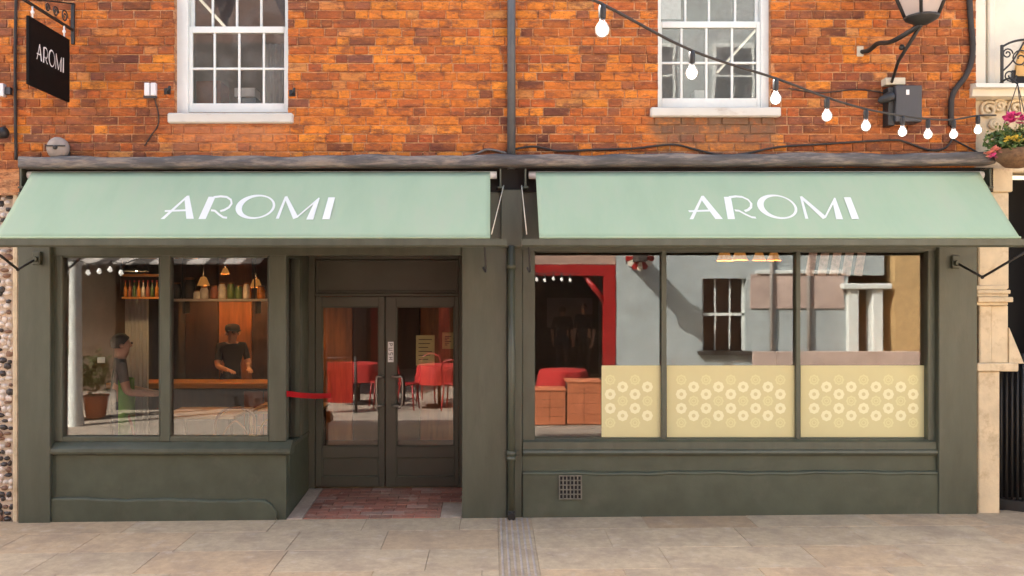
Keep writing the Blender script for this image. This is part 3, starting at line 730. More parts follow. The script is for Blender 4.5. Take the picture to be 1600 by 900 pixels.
def arm(parent, pts, hub):
    m = MB(); m.tube(pts[:2], .011, 8); m.tube(pts[1:], .011, 8); m.sphere(pts[1], .017, 8, 6); m.build('folding_arm', M['iron'], parent)
    h = MB(); hx, hy, hz = hub; h.box(hx - .035, hx + .035, hy - .02, hy + .02, hz - .05, hz + .07, .006); h.tube([(hx, hy - .02, hz), (hx, hy - .06, hz)], .025, 10); h.build('arm_bracket', M['paint'], parent)
q = P(1495, 411, -.09); arm(awR, [q, P(1535, 433, -.42), P(1612, 388, AW_F + .02)], (q.x, -.065, q.z))
q = P(56, 405, -.09); arm(awL, [q, P(28, 421, -.35), P(-14, 388, AW_F + .02)], (q.x, -.07, q.z))
for (par, a, b, hk) in ((awL, (787, 290), (768, 366), 757), (awR, (815, 290), (823, 366), 826)):
    c = MB(); c.tube([P(a[0], a[1], -.16), P(b[0], b[1], AW_F + .03)], .0045, 6); c.build('cord', M['beige'], par)
    hkb = MB(); hkb.tube(spline([P(hk, 384, AW_F + .02), P(hk + 1, 400, AW_F + .05), P(hk + 2, 424, AW_F + .1), P(hk - 2, 418, AW_F + .14)], 5), .009, 7); hkb.build('hook', M['iron'], par)

# ------------------------------------------------------------------ projecting sign on its scroll bracket
def hanging_sign():
    x = P(107, 0, -.1).x; z1 = P(0, 62, -.1).z; z0 = P(0, 160, -.1).z
    s = thing('hanging_sign', 'black projecting sign board with white lettering on a scroll bracket', 'sign', (x, -.45, z0))
    MB().box(x - .012, x + .012, -.80, -.10, z0, z1, .003).build('sign_board', M['sign'], s)
    t = MB(); us = [p[0] for gl in TEXT for poly in gl for p in poly]; vs__ = [p[1] for gl in TEXT for poly in gl for p in poly]
    u0, u1, v0, v1 = min(us), max(us), min(vs__), max(vs__); lift = .0135
    for sgn in (1, -1):
        lift = .0135
        for gl in TEXT:
            for poly in gl:
                # the lettering reads from the outer end to the wall on the face turned to the street's right
                pts = [(x + sgn * lift, (-.68 + (u - u0) / (u1 - u0) * .46) if sgn > 0 else (-.22 - (u - u0) / (u1 - u0) * .46), z0 + .385 - (v - v0) / (v1 - v0) * .15) for (u, v) in poly]
                t.add(pts, [tuple(range(len(pts)))])
            lift += .0004
    t.build('sign_lettering', M['signtext'], s)
    b = MB(); zb = z1 + .10
    b.box(x - .012, x + .012, -.86, -.006, zb, zb + .022, .003); b.box(x - .015, x + .015, -.03, -.004, zb - .12, zb + .26, .003)
    for (cy_, r) in ((-.17, .06), (-.33, .05), (-.47, .04)):
        pts = [(x, cy_ + r * (1 - k / 26) * math.cos(k * .5), zb + .03 + r + r * (1 - k / 26) * math.sin(k * .5)) for k in range(22)]; b.tube(pts, .006, 6)
    b.tube(spline([(x, -.03, zb + .25), (x, -.25, zb + .19), (x, -.5, zb + .12), (x, -.82, zb + .03)], 6), .007, 6)
    b.build('scroll_bracket', M['iron'], s)
    for yy in (-.72, -.18):
        k = MB(); k.tube([(x, yy, z1 - .005), (x, yy, zb + .003)], .008, 6); k.sphere((x, yy, (z1 + zb) / 2), .016, 8, 6); k.build('hanger', M['whitep'], s)
hanging_sign()

# ------------------------------------------------------------------ rainwater pipe
pp = thing('rainwater_pipe', 'straight rainwater pipe running down between the two awnings', 'drainpipe', (P(799, 0).x, -.06, gz(0)))
xp = P(799, 0, -.06).x
MB().tube([(xp, -.055, P(0, 264, -.06).z), (xp, -.055, 5.9)], .038, 14).build('upper_pipe', M['pipe'], pp)
MB().tube([(xp, -.075, P(0, 800, -.07).z), (xp, -.075, P(0, 384, -.07).z)], .033, 14).build('lower_pipe', M['paint'], pp)
for py in (416, 708, 716):
    k = MB(); z = P(0, py, -.07).z; k.tube([(xp, -.075, z - .022), (xp, -.075, z + .022)], .043, 14); k.box(xp - .075, xp + .075, -.04, -.032, z - .015, z + .015, .002); k.build('collar', M['paint'], pp)
sh_ = MB(); z = P(0, 800, -.07).z; sh_.tube(spline([(xp, -.075, z + .01), (xp, -.085, z - .02), (xp, -.13, z - .035)], 4), .036, 12); sh_.build('shoe', M['iron'], pp)

# ------------------------------------------------------------------ string of festoon bulbs
def bulb_string(pts, name, label, r_bulb, group=None, tail=None):
    o = thing(name, label, 'string lights', pts[len(pts) // 2], group)
    cable = [Vector(p) + Vector((0, 0, .145 * r_bulb / .042)) for p in pts]
    if tail: cable = [Vector(tail[0])] + cable + [Vector(tail[1])]
    MB().tube(spline(cable, 6), .009 * r_bulb / .042, 7).build('cable', M['cable'], o)
    for p in pts:
        p = Vector(p); s = r_bulb / .042
        MB().lathe([(.001, .145 * s), (.017 * s, .14 * s), (.022 * s, .12 * s), (.021 * s, .07 * s), (.018 * s, .062 * s)], p, 12).build('socket', M['black'], o)
        MB().lathe([(.016 * s, .064 * s), (.018 * s, .046 * s), (.030 * s, .030 * s), (.040 * s, .012 * s), (.042 * s, -.004 * s), (.037 * s, -.024 * s), (.024 * s, -.038 * s), (.010 * s, -.044 * s), (.001 * s, -.045 * s)], p, 16).build('bulb', M['bulb'], o); MB().lathe([(.001, .05 * s), (.008 * s, .045 * s), (.014 * s, .03 * s), (.028 * s, .012 * s), (.033 * s, -.004 * s), (.028 * s, -.022 * s), (.014 * s, -.034 * s), (.001, -.037 * s)], p, 14).build('glowing_core', M['glow'], o)
    return o
BP = [(941, 46, -3.6), (1081, 114, -3.05), (1212, 154, -2.5), (1292, 181, -1.95), (1353, 197, -1.5), (1410, 206, -1.1), (1450, 210, -.8), (1490, 210, -.5), (1528, 203, -.25)]
bulb_string([P(*b) for b in BP], 'string_lights', 'lit white bulbs on a dark cable strung up to the brick wall', .037, tail=(P(820, -48, -4.2), P(1556, 180, -.08)))

# ------------------------------------------------------------------ street lantern on a wall bracket
def lantern():
    c = P(1440, 28, -.75); o = thing('wall_lantern', 'iron street lantern with glass sides on a bracket', 'lantern', (c.x, -.05, P(0, 140).z))
    b = MB(); rb_, rt_, h = .12, .33, .56
    fr = MB(); fr.lathe([(.02, -.06), (.06, -.05), (rb_ + .01, -.01), (rb_ + .02, .01), (rb_ - .01, .02), (.02, .012)], c, 16)
    for k in range(4):
        a = math.pi / 4 + k * math.pi / 2 + .3
        fr.tube([c + Vector((rb_ * math.cos(a), rb_ * math.sin(a), 0)), c + Vector((rt_ * math.cos(a), rt_ * math.sin(a), h))], .015, 6)
    ring = [c + Vector((rt_ * math.cos(math.pi / 4 + .3 + k * math.pi / 2), rt_ * math.sin(math.pi / 4 + .3 + k * math.pi / 2), h)) for k in range(5)]
    fr.tube(ring, .014, 6); fr.build('lantern_frame', M['iron'], o)
    MB().lathe([(.25, h + .01), (.20, h + .07), (.10, h + .17), (.09, h + .22), (.03, h + .27), (.002, h + .30)], c, 16).build('lantern_hood', M['iron'], o)
    for k in range(4):
        a0 = math.pi / 4 + .3 + k * math.pi / 2; a1 = a0 + math.pi / 2; k0, k1 = .97, .97
        q = [c + Vector((rb_ * k0 * math.cos(a0), rb_ * k0 * math.sin(a0), .012)), c + Vector((rb_ * k0 * math.cos(a1), rb_ * k0 * math.sin(a1), .012)), c + Vector((rt_ * k1 * math.cos(a1), rt_ * k1 * math.sin(a1), h)), c + Vector((rt_ * k1 * math.cos(a0), rt_ * k1 * math.sin(a0), h))]
        nn = (q[1] - q[0]).cross(q[3] - q[0]).normalized() * .003
        MB().hexa([p for p in q] + [p - nn for p in q]).build('glass_side', M['glass_lantern'], o)
    base = c + Vector((0, 0, -.05))
    s1 = MB(); s1.tube(spline([base, P(1412, 55, -.62), P(1390, 66, -.45), P(1372, 68, -.25), P(1357, 79, -.1), P(1345, 81, -.0)], 6), .021, 8); s1.build('bracket_arm', M['iron'], o)
    s2 = MB(); s2.tube([base, P(1404, 95, -.4), P(1392, 132, -.06)], [.017, .015, .013], 8); s2.sphere(P(1409, 74, -.5), .026, 8, 6); s2.build('bracket_strut', M['iron'], o)
    MB().box(P(1338, 0).x, P(1348, 0).x, -.02, 0, P(0, 89).z, P(0, 73).z, .003).build('wall_plate', M['beige'], o)
gm = bpy.data.materials.new('lantern_glass'); N, L, B = nt(gm)
B.inputs['Base Color'].default_value = (.78, .70, .64, 1); B.inputs['Roughness'].default_value = .35
tl_ = N.new('ShaderNodeBsdfTranslucent'); tl_.inputs[0].default_value = (.85, .78, .72, 1); mx_ = N.new('ShaderNodeMixShader'); mx_.inputs[0].default_value = .55
tp_ = N.new('ShaderNodeBsdfTransparent'); mx2_ = N.new('ShaderNodeMixShader'); mx2_.inputs[0].default_value = .25
L.new(B.outputs[0], mx_.inputs[1]); L.new(tl_.outputs[0], mx_.inputs[2]); L.new(mx_.outputs[0], mx2_.inputs[1]); L.new(tp_.outputs[0], mx2_.inputs[2]); L.new(mx2_.outputs[0], N['Material Output'].inputs[0])
M['glass_lantern'] = gm
lantern()

# ------------------------------------------------------------------ wall fittings and cables
o = thing('junction_box', 'charcoal electrical box on the brick wall behind the string bulbs', 'electrical box', P(1418, 190, -.02))
MB().bpx(1400, 1441, 133, 190, -.16, .158, .006).build('box_body', M['greybox'], o)
MB().bpx(1416, 1421, 140, 148, -.163, .003, .001).build('badge', M['whitep'], o)
MB().bpx(1388, 1398.5, 136, 196, -.12, .118, .006).build('side_housing', M['black'], o)
tag(MB().bpx(1384, 1415, 121, 132, -.10, .098, .004).build('cable_joint_box', M['beige'], None, P(1400, 132, 0)), 'small beige box on top of the charcoal electrical box', 'electrical box')
cam_ = thing('wall_camera', 'small black pointed camera beside the charcoal electrical box', 'camera', P(1385, 155, -.02))
MB().lathe([(.004, -.09), (.03, -.07), (.045, 0), (.045, .05), (.03, .06), (.002, .06)], P(1386, 153, -.14), 12, M=Matrix.Rotation(rad(70), 3, 'Y')).build('camera_body', M['black'], cam_)
MB().tube([P(1386, 153, -.12), P(1388, 150, .0)], .014, 8).build('mount', M['black'], cam_)
def cable(pts, r, label, name='wall_cable', m='cable'):
    tag(MB().tube(spline(pts, 8), r, 7).build(name, M[m], None, pts[-1]), label, 'cable')
cable([P(1513, -60, -.035), P(1516, 20, -.035), P(1520, 80, -.035), P(1511, 115, -.035), P(1490, 145, -.035), P(1486, 172, -.035), P(1487, 196, -.035)], .026, 'thick black cable curving down the wall beside the cream building')
cable([P(805, 233, -.03), P(835, 229, -.02), P(875, 236, -.02), P(925, 234, -.02), P(990, 232, -.02), P(1050, 226, -.02), P(1085, 233, -.02), P(1125, 242, -.03), P(1165, 240, -.03), P(1215, 230, -.02), P(1290, 225, -.02), P(1390, 219, -.02), P(1415, 222, -.02), P(1450, 234, -.03), P(1475, 232, -.03), P(1488, 216, -.02), P(1487, 196, -.03)], .010, 'loose dark cable sagging along the lead flashing above the right awning')
cable([P(1488, 217, -.02), P(1505, 226, -.02), P(1520, 234, -.03), P(1540, 246, -.1)], .008, 'short dark cable dropping to the end of the lead flashing')
cable([P(712, 248, -.03), P(740, 242, -.03), P(760, 234, -.025), P(778, 236, -.03), P(792, 240, -.04)], .011, 'grey cable humped over the flashing beside the pipe', m='lead')
cable([P(26, -40, -.02), P(24, 60, -.02), P(24, 150, -.02), P(25, 250, -.02)], .014, 'straight dark cable down the wall beside the projecting sign')
cable([P(240, 150, -.01), P(247, 175, -.01), P(247, 195, -.01), P(236, 212, -.01), P(226, 228, -.01)], .006, 'thin cable trailing down from the white connector pair')
cable([P(1232, 138, -.012), P(1280, 145, -.012), P(1340, 140, -.012), P(1385, 146, -.02)], .006, 'thin dark cable leading to the small black camera')
o = thing('connector_pair', 'pair of white cable connectors on the wall beside the sash window', 'connector', P(235, 150, 0))
for (a, b) in ((225, 233), (235, 243)): MB().bpx(a, b, 129, 149, -.045, .045, .004).build('connector', M['whitep'], o)
MB().bpx(224, 244, 149.5, 153, -.03, .03, .002).build('connector_base', M['greybox'], o)
o = thing('white_fitting', 'white fitting at the edge of the wall left of the dark cable', 'fitting', P(0, 150, 0))
MB().bpx(-8, 5, 130, 150, -.06, .06, .004).build('fitting_body', M['whitep'], o); MB().bpx(6, 16, 136, 147, -.04, .04, .003).build('fitting_base', M['greybox'], o)
o = thing('corner_camera', 'black camera at the wall edge below the white fitting', 'camera', P(0, 215, 0))
MB().lathe([(.002, -.07), (.05, -.06), (.055, .05), (.03, .07), (.002, .07)], P(0, 208, -.12), 12, M=Matrix.Rotation(rad(80), 3, 'Y')).build('camera_body', M['black'], o); MB().tube([P(0, 208, -.1), P(-2, 204, 0)], .018, 8).build('mount', M['black'], o)
o = thing('alarm_bell', 'round weathered grey bell standing on the lead flashing', 'bell', P(92, 246, -.1)); c = P(92, 232, -.12)
Mx = Matrix.Rotation(rad(90), 3, 'X')
MB().lathe([(.10, 0), (.10, .03), (.092, .045), (.06, .06), (.002, .066)], c, 24, M=Mx).build('bell_dome', M['lead_pale'] if 'lead_pale' in M else mat('weathered_zinc', (.26, .22, .19), .7, .3, 9, .3, 30), o)
MB().lathe([(.02, 0), (.02, .075), (.012, .082), (.001, .083)], c, 12, M=Mx).build('bell_screw', M['iron'], o); MB().box(c.x - .09, c.x + .09, c.y - .072, c.y - .06, c.z + .008, c.z + .02, .003).build('bell_band', M['iron'], o)
MB().box(c.x - .05, c.x + .05, c.y, -.005, c.z - .05, c.z + .05, .004).build('bell_mount', M['iron'], o)
for (px, py, lab) in ((262, 143, 'left of the left sash window'), (457, 146, 'right of the left sash window')):
    o = thing('window_hook', 'small dark iron hook on the brick ' + lab, 'hook', P(px, py, 0))
    MB().tube(spline([P(px, py, .0), P(px, py, -.05), P(px + 2, py - 4, -.07), P(px + 3, py - 8, -.06)], 4), .012, 7).build('hook_rod', M['iron'], o)
    MB().box(P(px, 0).x - .03, P(px, 0).x + .03, -.012, 0, P(0, py).z - .03, P(0, py).z + .03, .003).build('hook_plate', M['iron'], o)

# ------------------------------------------------------------------ red ribbon across the recess
a = P(448, 615, -.01); b = P(517, 618, 1.0); t = MB(); V = []; F = []; n = 12
for i in range(n + 1):
    s = i / n; p = a.lerp(b, s); sag = -.012 * math.sin(math.pi * s)
    V += [(p.x, p.y, p.z + .026 + sag), (p.x, p.y, p.z - .026 + sag), (p.x + .002, p.y - .002, p.z - .026 + sag), (p.x + .002, p.y - .002, p.z + .026 + sag)]
for i in range(n):
    for k in range(4): F.append((4 * i + k, 4 * i + (k + 1) % 4, 4 * i + 4 + (k + 1) % 4, 4 * i + 4 + k))
F += [(0, 1, 2, 3), (4 * n, 4 * n + 1, 4 * n + 2, 4 * n + 3)]
t.add(V, F); tag(t.build('barrier_ribbon', M['ribbon'], None, a), 'red ribbon stretched from the window corner to the door', 'ribbon')

# ------------------------------------------------------------------ flint wall of the neighbour on the left
fx0, fx1 = -9.5, P(27.5, 0, 0).x
fl = thing('flint_wall', 'rough flint wall with a pale edge beside the olive pilaster', 'wall', (P(10, 0).x, .05, gz(-4.5)))
MB().box(fx0, fx1, .06, .35, -.2, P(0, 262).z - .02).build('mortar_bed', M['flint_m'], fl)
buckets = {'flint_d': MB(), 'flint_l': MB(), 'flint_b': MB()}
def stone(mb, c, rx, rz_, ry):
    n, m = 7, 4; V = []; a0 = R.random() * 6
    for i in range(m + 1):
        th = math.pi * .5 * i / m
        for k in range(n):
            a = a0 + 2 * math.pi * k / n; q = 1 + R.uniform(-.2, .2)
            V.append((c[0] + rx * math.cos(a) * math.cos(th) * q, c[1] - ry * math.sin(th) * R.uniform(.8, 1.1), c[2] + rz_ * math.sin(a) * math.cos(th) * q))
    F = [(i * n + k, i * n + (k + 1) % n, (i + 1) * n + (k + 1) % n, (i + 1) * n + k) for i in range(m) for k in range(n)]
    mb.add(V, F, True)
z = -.02
while z < P(0, 266).z:
    x = fx1 - .06 - R.uniform(0, .03)
    while x > -5.6:
        rx = R.uniform(.018, .042); rz_ = R.uniform(.016, .034); x -= rx * 2.1
        stone(buckets[R.choices(['flint_d', 'flint_l', 'flint_b'], (4, 7, 3))[0]], (x + rx, .058, z + R.uniform(-.012, .012)), rx, rz_, R.uniform(.015, .035))
    z += .056
for k, nm in (('flint_d', 'dark_flints'), ('flint_l', 'pale_flints'), ('flint_b', 'brown_flints')):
    o = buckets[k].build(nm, M[k], fl); o['kind'] = 'stuff'
MB().box(fx1 - .06, fx1 - .004, .02, .2, -.1, P(0, 266).z - .02, .012).build('edge_quoin', M['cream'], fl)

# ------------------------------------------------------------------ cream stone building on the right
cb = thing('stone_building', 'cream stone building with mouldings and an iron balcony at its corner', 'building', (P(1560, 0).x, .1, gz(4.8)))
X = lambda px, Y=0: P(px, 0, Y).x
Z = lambda py, Y=0: P(0, py, Y).z
u = MB(); u.box(X(1527), 12, .10, .5, Z(135), 7.2); u.box(12, 12.2, .1, 8, -.2, 7.2); u.box(X(1527), 12.2, 7.8, 8, -.2, 7.2); u.build('upper_wall', M['cream_up'], cb)
MB().box(X(1525), X(1541, .02), .02, .0995, Z(133), 7.2, .01).build('corner_strip', M['cream_up'], cb)
MB().box(X(1545, .05), X(1556, .05), .05, .0995, Z(133), 7.2, .012).build('inner_strip', M['cream_up'], cb)
nk = MB(); nk.prism_x([(.10, Z(128)), (-.10, Z(130, -.1)), (-.12, Z(137, -.1)), (-.06, Z(142)), (-.05, Z(152)), (.1, Z(155))], X(1524, -.1), 12); nk.build('cornice', M['cream_up'], cb)
bw = MB(); bw.box(X(1527), 12, .06, .3, Z(268), Z(154), .01); bw.build('frieze', M['cream'], cb)
for (px, py, r) in ((1543, 172, .085), (1560, 166, .06), (1585, 170, .085), (1553, 195, .05)):
    c = P(px, py, .055); m = MB(); m.tube([(c.x + r * (1 - k / 30) * math.cos(k * .45), .045 - .02 * k / 26, c.z + r * (1 - k / 30) * math.sin(k * .45)) for k in range(26)], .017, 7); m.build('carved_scroll', M['cream'], cb)
sc_ = MB(); sc_.box(X(1528), X(1583, -.02), -.02, .2, Z(300), Z(262), .01); sc_.box(X(1529), X(1577), .0, .2, Z(452), Z(300), .012); sc_.build('shaft', M['cream'], cb)
mo = MB(); c0, c1 = X(1528, -.05), X(1580, -.05)
for (pa, pb, e) in ((446, 453, .015), (453, 459, .035), (459, 464, .022), (464, 472, .05), (472, 477, .02)): mo.box(c0, c1 - .035 + e, -.01 - e, .2, Z(pb), Z(pa), .006)
mo.build('moulded_band', M['cream'], cb)
ls = MB(); ls.box(X(1530), X(1549), -.005, .2, Z(568), Z(477), .01); ls.box(X(1549) - .001, X(1577), .012, .2, Z(568), Z(477), .01); ls.prism([(X(1577), Z(568)), (X(1600), Z(568)), (X(1577), Z(512))], .0, .2); ls.build('lower_shaft', M['cream'], cb)
bs_ = MB(); bs_.box(X(1527, -.03), X(1592, -.03), -.03, .2, Z(580), Z(567), .008); bs_.box(X(1528), X(1562), -.005, .2, -.1, Z(580), .01); bs_.build('base_block', M['cream'], cb)
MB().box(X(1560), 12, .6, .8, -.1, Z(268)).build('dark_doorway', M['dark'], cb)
MB().box(X(1660), 12, .05, .3, -.1, Z(268)).build('lower_wall', M['cream'], cb)
# arched window head with yellow brick at the edge of the frame, iron balcony
ay = MB(); c = (X(1700), Z(118))
for k in range(9):
    a0 = math.pi * (.5 + .5 * k / 9); a1 = math.pi * (.5 + .5 * (k + .88) / 9); r0, r1 = .32, .62
    ay.prism([(c[0] + r0 * math.cos(a0), c[1] + r0 * math.sin(a0) * 1.1), (c[0] + r1 * math.cos(a0), c[1] + r1 * math.sin(a0) * 1.1), (c[0] + r1 * math.cos(a1), c[1] + r1 * math.sin(a1) * 1.1), (c[0] + r0 * math.cos(a1), c[1] + r0 * math.sin(a1) * 1.1)], .07, .0995)
ay.build('arch_voussoirs', mat('yellow_brick', (.55, .33, .12), .9, .2, 8, .3, 40), cb)
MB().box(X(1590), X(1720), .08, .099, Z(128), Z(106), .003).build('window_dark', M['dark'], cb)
bal = thing('iron_balcony', 'black wrought iron balcony railing on the cream ledge', 'balcony rail', P(1580, 131, -.06))
m = MB(); m.box(X(1564, -.08), X(1568, -.08), -.085, -.065, Z(131, -.08), Z(70, -.08), .002); m.tube(spline([P(1566, 73, -.07), P(1580, 66, -.07), P(1600, 62, -.07), P(1640, 60, -.07)], 5), .011, 6); m.build('post_and_rail', M['iron'], bal)
for (cx_, cy_, r, d) in ((1574, 84, .05, 1), (1578, 118, .06, -1), (1594, 92, .09, 1)):
    c = P(cx_, cy_, -.07); MB().tube([(c.x + r * (1 - k / 24) * math.cos(d * k * .5), -.072, c.z + r * (1 - k / 24) * math.sin(d * k * .5)) for k in range(20)], .007, 6).build('scroll', M['iron'], bal)
MB().tube(spline([P(1568, 110, -.07), P(1580, 98, -.07), P(1592, 80, -.07), P(1600, 66, -.07)], 5), .008, 6).build('scroll', M['iron'], bal)

# hanging basket
hb = thing('hanging_basket', 'wicker hanging basket of pink and yellow flowers at the cream building', 'flower basket', P(1588, 262, -.3))
c = P(1590, 240, -.3)
MB().lathe([(.02, -.13), (.10, -.115), (.17, -.05), (.19, .03), (.17, .035), (.002, .02)], c, 20).build('basket', M['wicker'], hb)
def leaf_cloud(c, rx, ry, rz_, n, size):
    mb = MB()
    for i in range(n):
        d = Vector((R.gauss(0, 1), R.gauss(0, 1), R.gauss(0, 1))).normalized() * R.uniform(.35, 1.0)
        p = Vector((c[0] + d.x * rx, c[1] + d.y * ry, c[2] + d.z * rz_)); t = Vector((R.uniform(-1, 1), R.uniform(-1, 1), R.uniform(-.3, 1))).normalized(); s = Vector((R.uniform(-1, 1), R.uniform(-1, 1), R.uniform(-1, 1))).normalized(); w = (s - t * s.dot(t)).normalized() * size * R.uniform(.25, .4); L_ = size * R.uniform(.7, 1.4)
        up_ = t.cross(w).normalized() * size * .15
        mb.add([p - t * L_ * .5, p + w, p + t * L_ * .5, p - w, p + up_], [(0, 1, 4), (1, 2, 4), (2, 3, 4), (3, 0, 4)])
    return mb
fo = leaf_cloud((c.x - .02, c.y, c.z + .10), .27, .2, .13, 520, .06).build('foliage', M['leaf'], hb)
leaf_cloud((c.x - .05, c.y - .02, c.z + .14), .24, .2, .13, 160, .05).build('young_leaves', M['leaf2'], hb)
def flower(c, r, m):
    mb = MB()
    for k in range(16):
        a = R.uniform(0, 6.28); e = R.uniform(-.4, 1.3); d = Vector((math.cos(a) * math.cos(e), math.sin(a) * math.cos(e) - .3, math.sin(e))).normalized(); s = Vector((-d.y, d.x, .2)).normalized() * r * .5
        p = Vector(c) + d * r * .35; q = Vector(c) + d * r; mb.add([p - s * .4, p + s * .4, q + s, q + d * r * .15, q - s], [(0, 1, 2, 3, 4)])
    mb.build('flower', M[m], hb)
for (px, py, r, m) in ((1577, 186, .055, 'flower_pink'), (1586, 183, .055, 'flower_pink'), (1581, 192, .05, 'flower_pink'), (1572, 190, .04, 'flower_pink'), (1577, 218, .04, 'flower_yel'), (1588, 217, .035, 'flower_yel'), (1596, 220, .04, 'flower_yel'),
                      (1546, 241, .045, 'flower_peach'), (1556, 237, .045, 'flower_peach'), (1551, 246, .04, 'flower_pink'), (1598, 190, .05, 'flower_pink')): flower(P(px, py, -.46), r, m)
ch = MB()
for k in range(3): a = k * 2.09 + .3; ch.tube([c + Vector((.18 * math.cos(a), .18 * math.sin(a), .03)), c + Vector((0, 0, .62))], .004, 5)
ch.tube(spline([c + Vector((0, 0, .62)), (c.x, -.15, c.z + .70), (c.x, .06, c.z + .66)], 5), .009, 6); ch.build('chains', M['iron'], hb)
# black railing beside the pilaster
rl = thing('black_railing', 'black railing of upright bars at the foot of the cream pilaster', 'railing', P(1580, 800, .0))
p0 = P(1556, 560, .20); p1 = Vector((5.55, -.42, p0.z))
d = (p1 - p0); L_ = d.length; n = 24
for i in range(n):
    p = p0 + d * (i / (n - 1)); zb = gz(p.x)
    MB().tube([(p.x, p.y, zb), (p.x, p.y, 1.50 + R.uniform(-.012, .012))], .013, 6).build('bar', M['iron'], rl)
m = MB(); m.tube([(p0.x, p0.y, 1.42), (p1.x, p1.y, 1.42)], .012, 6); m.build('rail', M['iron'], rl)
nv_ = Vector((d.y, -d.x, 0)).normalized() * .05; zb = gz(p0.x)
MB().hexa([p0 + nv_ * s + Vector((0, 0, -p0.z + zb - .02)) if e == 0 else p1 + nv_ * s + Vector((0, 0, -p0.z + zb - .02)) for (e, s) in ((0, -1), (1, -1), (1, 1), (0, 1))] + [p0 + nv_ * s + Vector((0, 0, -p0.z + zb + .09)) if e == 0 else p1 + nv_ * s + Vector((0, 0, -p0.z + zb + .09)) for (e, s) in ((0, -1), (1, -1), (1, 1), (0, 1))]).build('base_rail', M['iron'], rl)
# neighbour mass on the left (keeps the sun off the pavement)
nb = thing('neighbour_house', 'house wall continuing beyond the left edge above the flint', 'building', (-8, 1, 0))
m = MB(); m.box(-16, WX0 - .02, .1, 6, 2.9, 6.2); m.box(-16, fx0 - .01, .05, 6, -.3, 2.88); m.box(fx0, WX0 - .02, .4, 6, -.3, 2.88); m.build('house_body', M['pink'], nb)

# ------------------------------------------------------------------ the room behind the left window
FZ = .04
ro = MB(); ro.box(WX0 + .2, XR0 - .12, .15, 1.1, -.2, FZ); ro.box(XR1 + .01, WX1 - .2, .17, 1.1, -.2, FZ); ro.box(WX0 + .2, WX1 - .2, 1.1, 5.0, -.2, FZ); ro.build('shop_floor', M['wood_dk'], shop)
# doorway recess is outdoors: partition walls keep the rooms apart
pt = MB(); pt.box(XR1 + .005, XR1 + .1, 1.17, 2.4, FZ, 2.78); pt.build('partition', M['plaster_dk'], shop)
# panelled back wall
for k in range(9):
    x = -4.2 + k * .46
    MB().box(x + .006, x + .454, 3.92, 3.95, FZ, 2.6, .006).build('wall_panel', M['wood'] if k % 3 == 1 else M['wood_dk'], shop)
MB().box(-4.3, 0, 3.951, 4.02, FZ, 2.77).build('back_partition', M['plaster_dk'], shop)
# counter
ct = thing('serving_counter', 'wooden topped counter with terracotta tiled front inside the left window', 'counter', P(370, 700, 3.0))
xa, xb = P(250, 0, 3).x, P(455, 0, 3).x; zt = P(0, 598, 3.0).z
MB().box(xa - .9, xb, 2.95, 3.45, zt - .07, zt, .008).build('counter_top', M['wood_top'], ct)
MB().box(xa - .85, xb - .05, 3.05, 3.42, FZ, zt - .071, .004).build('counter_body', M['wood_dk'], ct)
for i in range(3):
    for k in range(3): x = P(380, 0, 3).x + i * .25; z = FZ + .12 + k * .22; MB().box(x, x + .24, 3.03, 3.049, z, z + .21, .006).build('front_tile', M['terra'], ct)
# shelf with jars
shf = thing('wall_shelf', 'long pale shelf holding jars inside the left window', 'shelf', P(340, 470, 2.6))
MB().bpx(268, 422, 467, 471, 2.5, .25, .004).build('shelf_board', M['plaster'], shf)
for px in (285, 398): MB().bpx(px, px + 4, 471, 490, 2.55, .18, .003).build('shelf_bracket', M['iron'], shf)
MB().tube([P(285, 471, 2.6), P(285, 395, 2.6)], .01, 6).build('shelf_rod', M['iron'], shf); MB().tube([P(398, 471, 2.6), P(398, 395, 2.6)], .01, 6).build('shelf_rod', M['iron'], shf)
JARS = [(276, .06, .20, 'black', 'tall black canister at the window end of the shelf'), (296, .07, .26, 'black', 'wide black canister on the shelf'), (308, .05, .10, 'jar', 'small cream bowl stack on the shelf beside the black canister'), (319, .05, .15, 'jar', 'cream lidded pot in the middle of the shelf'),
        (335, .045, .16, 'terra', 'terracotta coloured jar on the shelf'), (347, .05, .2, 'jar', 'tall cream jar on the shelf'), (361, .05, .2, 'jar_g', 'green glass jar on the shelf'), (373, .045, .17, 'jar_g', 'shorter green glass jar on the shelf'), (385, .04, .2, 'jar', 'slim cream jar near the shelf end'), (408, .05, .16, 'jar_o', 'amber jar at the far end of the shelf')]
for (px, r, h, m, lab) in JARS:
    c = P(px, 467, 2.62); o = thing('storage_jar', lab, 'jar', c, 'jars on the cafe shelf')
    MB().lathe([(.002, .001), (r * .9, .001), (r, h * .1), (r, h * .7), (r * .75, h * .85), (r * .75, h * .9)], c, 14).build('jar_body', M[m], o)
    MB().lathe([(r * .8, h * .9), (r * .8, h), (.002, h * 1.02)], c, 14).build('lid', M['wood'], o)
def pendant(px, py, Y, lab, s=1.0, cone=True):
    c = P(px, py, Y); o = thing('pendant_lamp', lab, 'lamp', c, 'small lit pendant lamps inside the shop')
    MB().lathe([(.075 * s, -.05 * s), (.035 * s, .05 * s), (.012 * s, .06 * s)], c, 14).build('lamp_shade', M['lampwarm'], o); MB().sphere(c + Vector((0, 0, -.02 * s)), .022 * s, 10, 7).build('lamp_bulb', M['lampbulb'], o)
    MB().tube([c + Vector((0, 0, .06 * s)), (c.x, c.y, 2.78)], .004, 5).build('lamp_cord', M['black'], o)
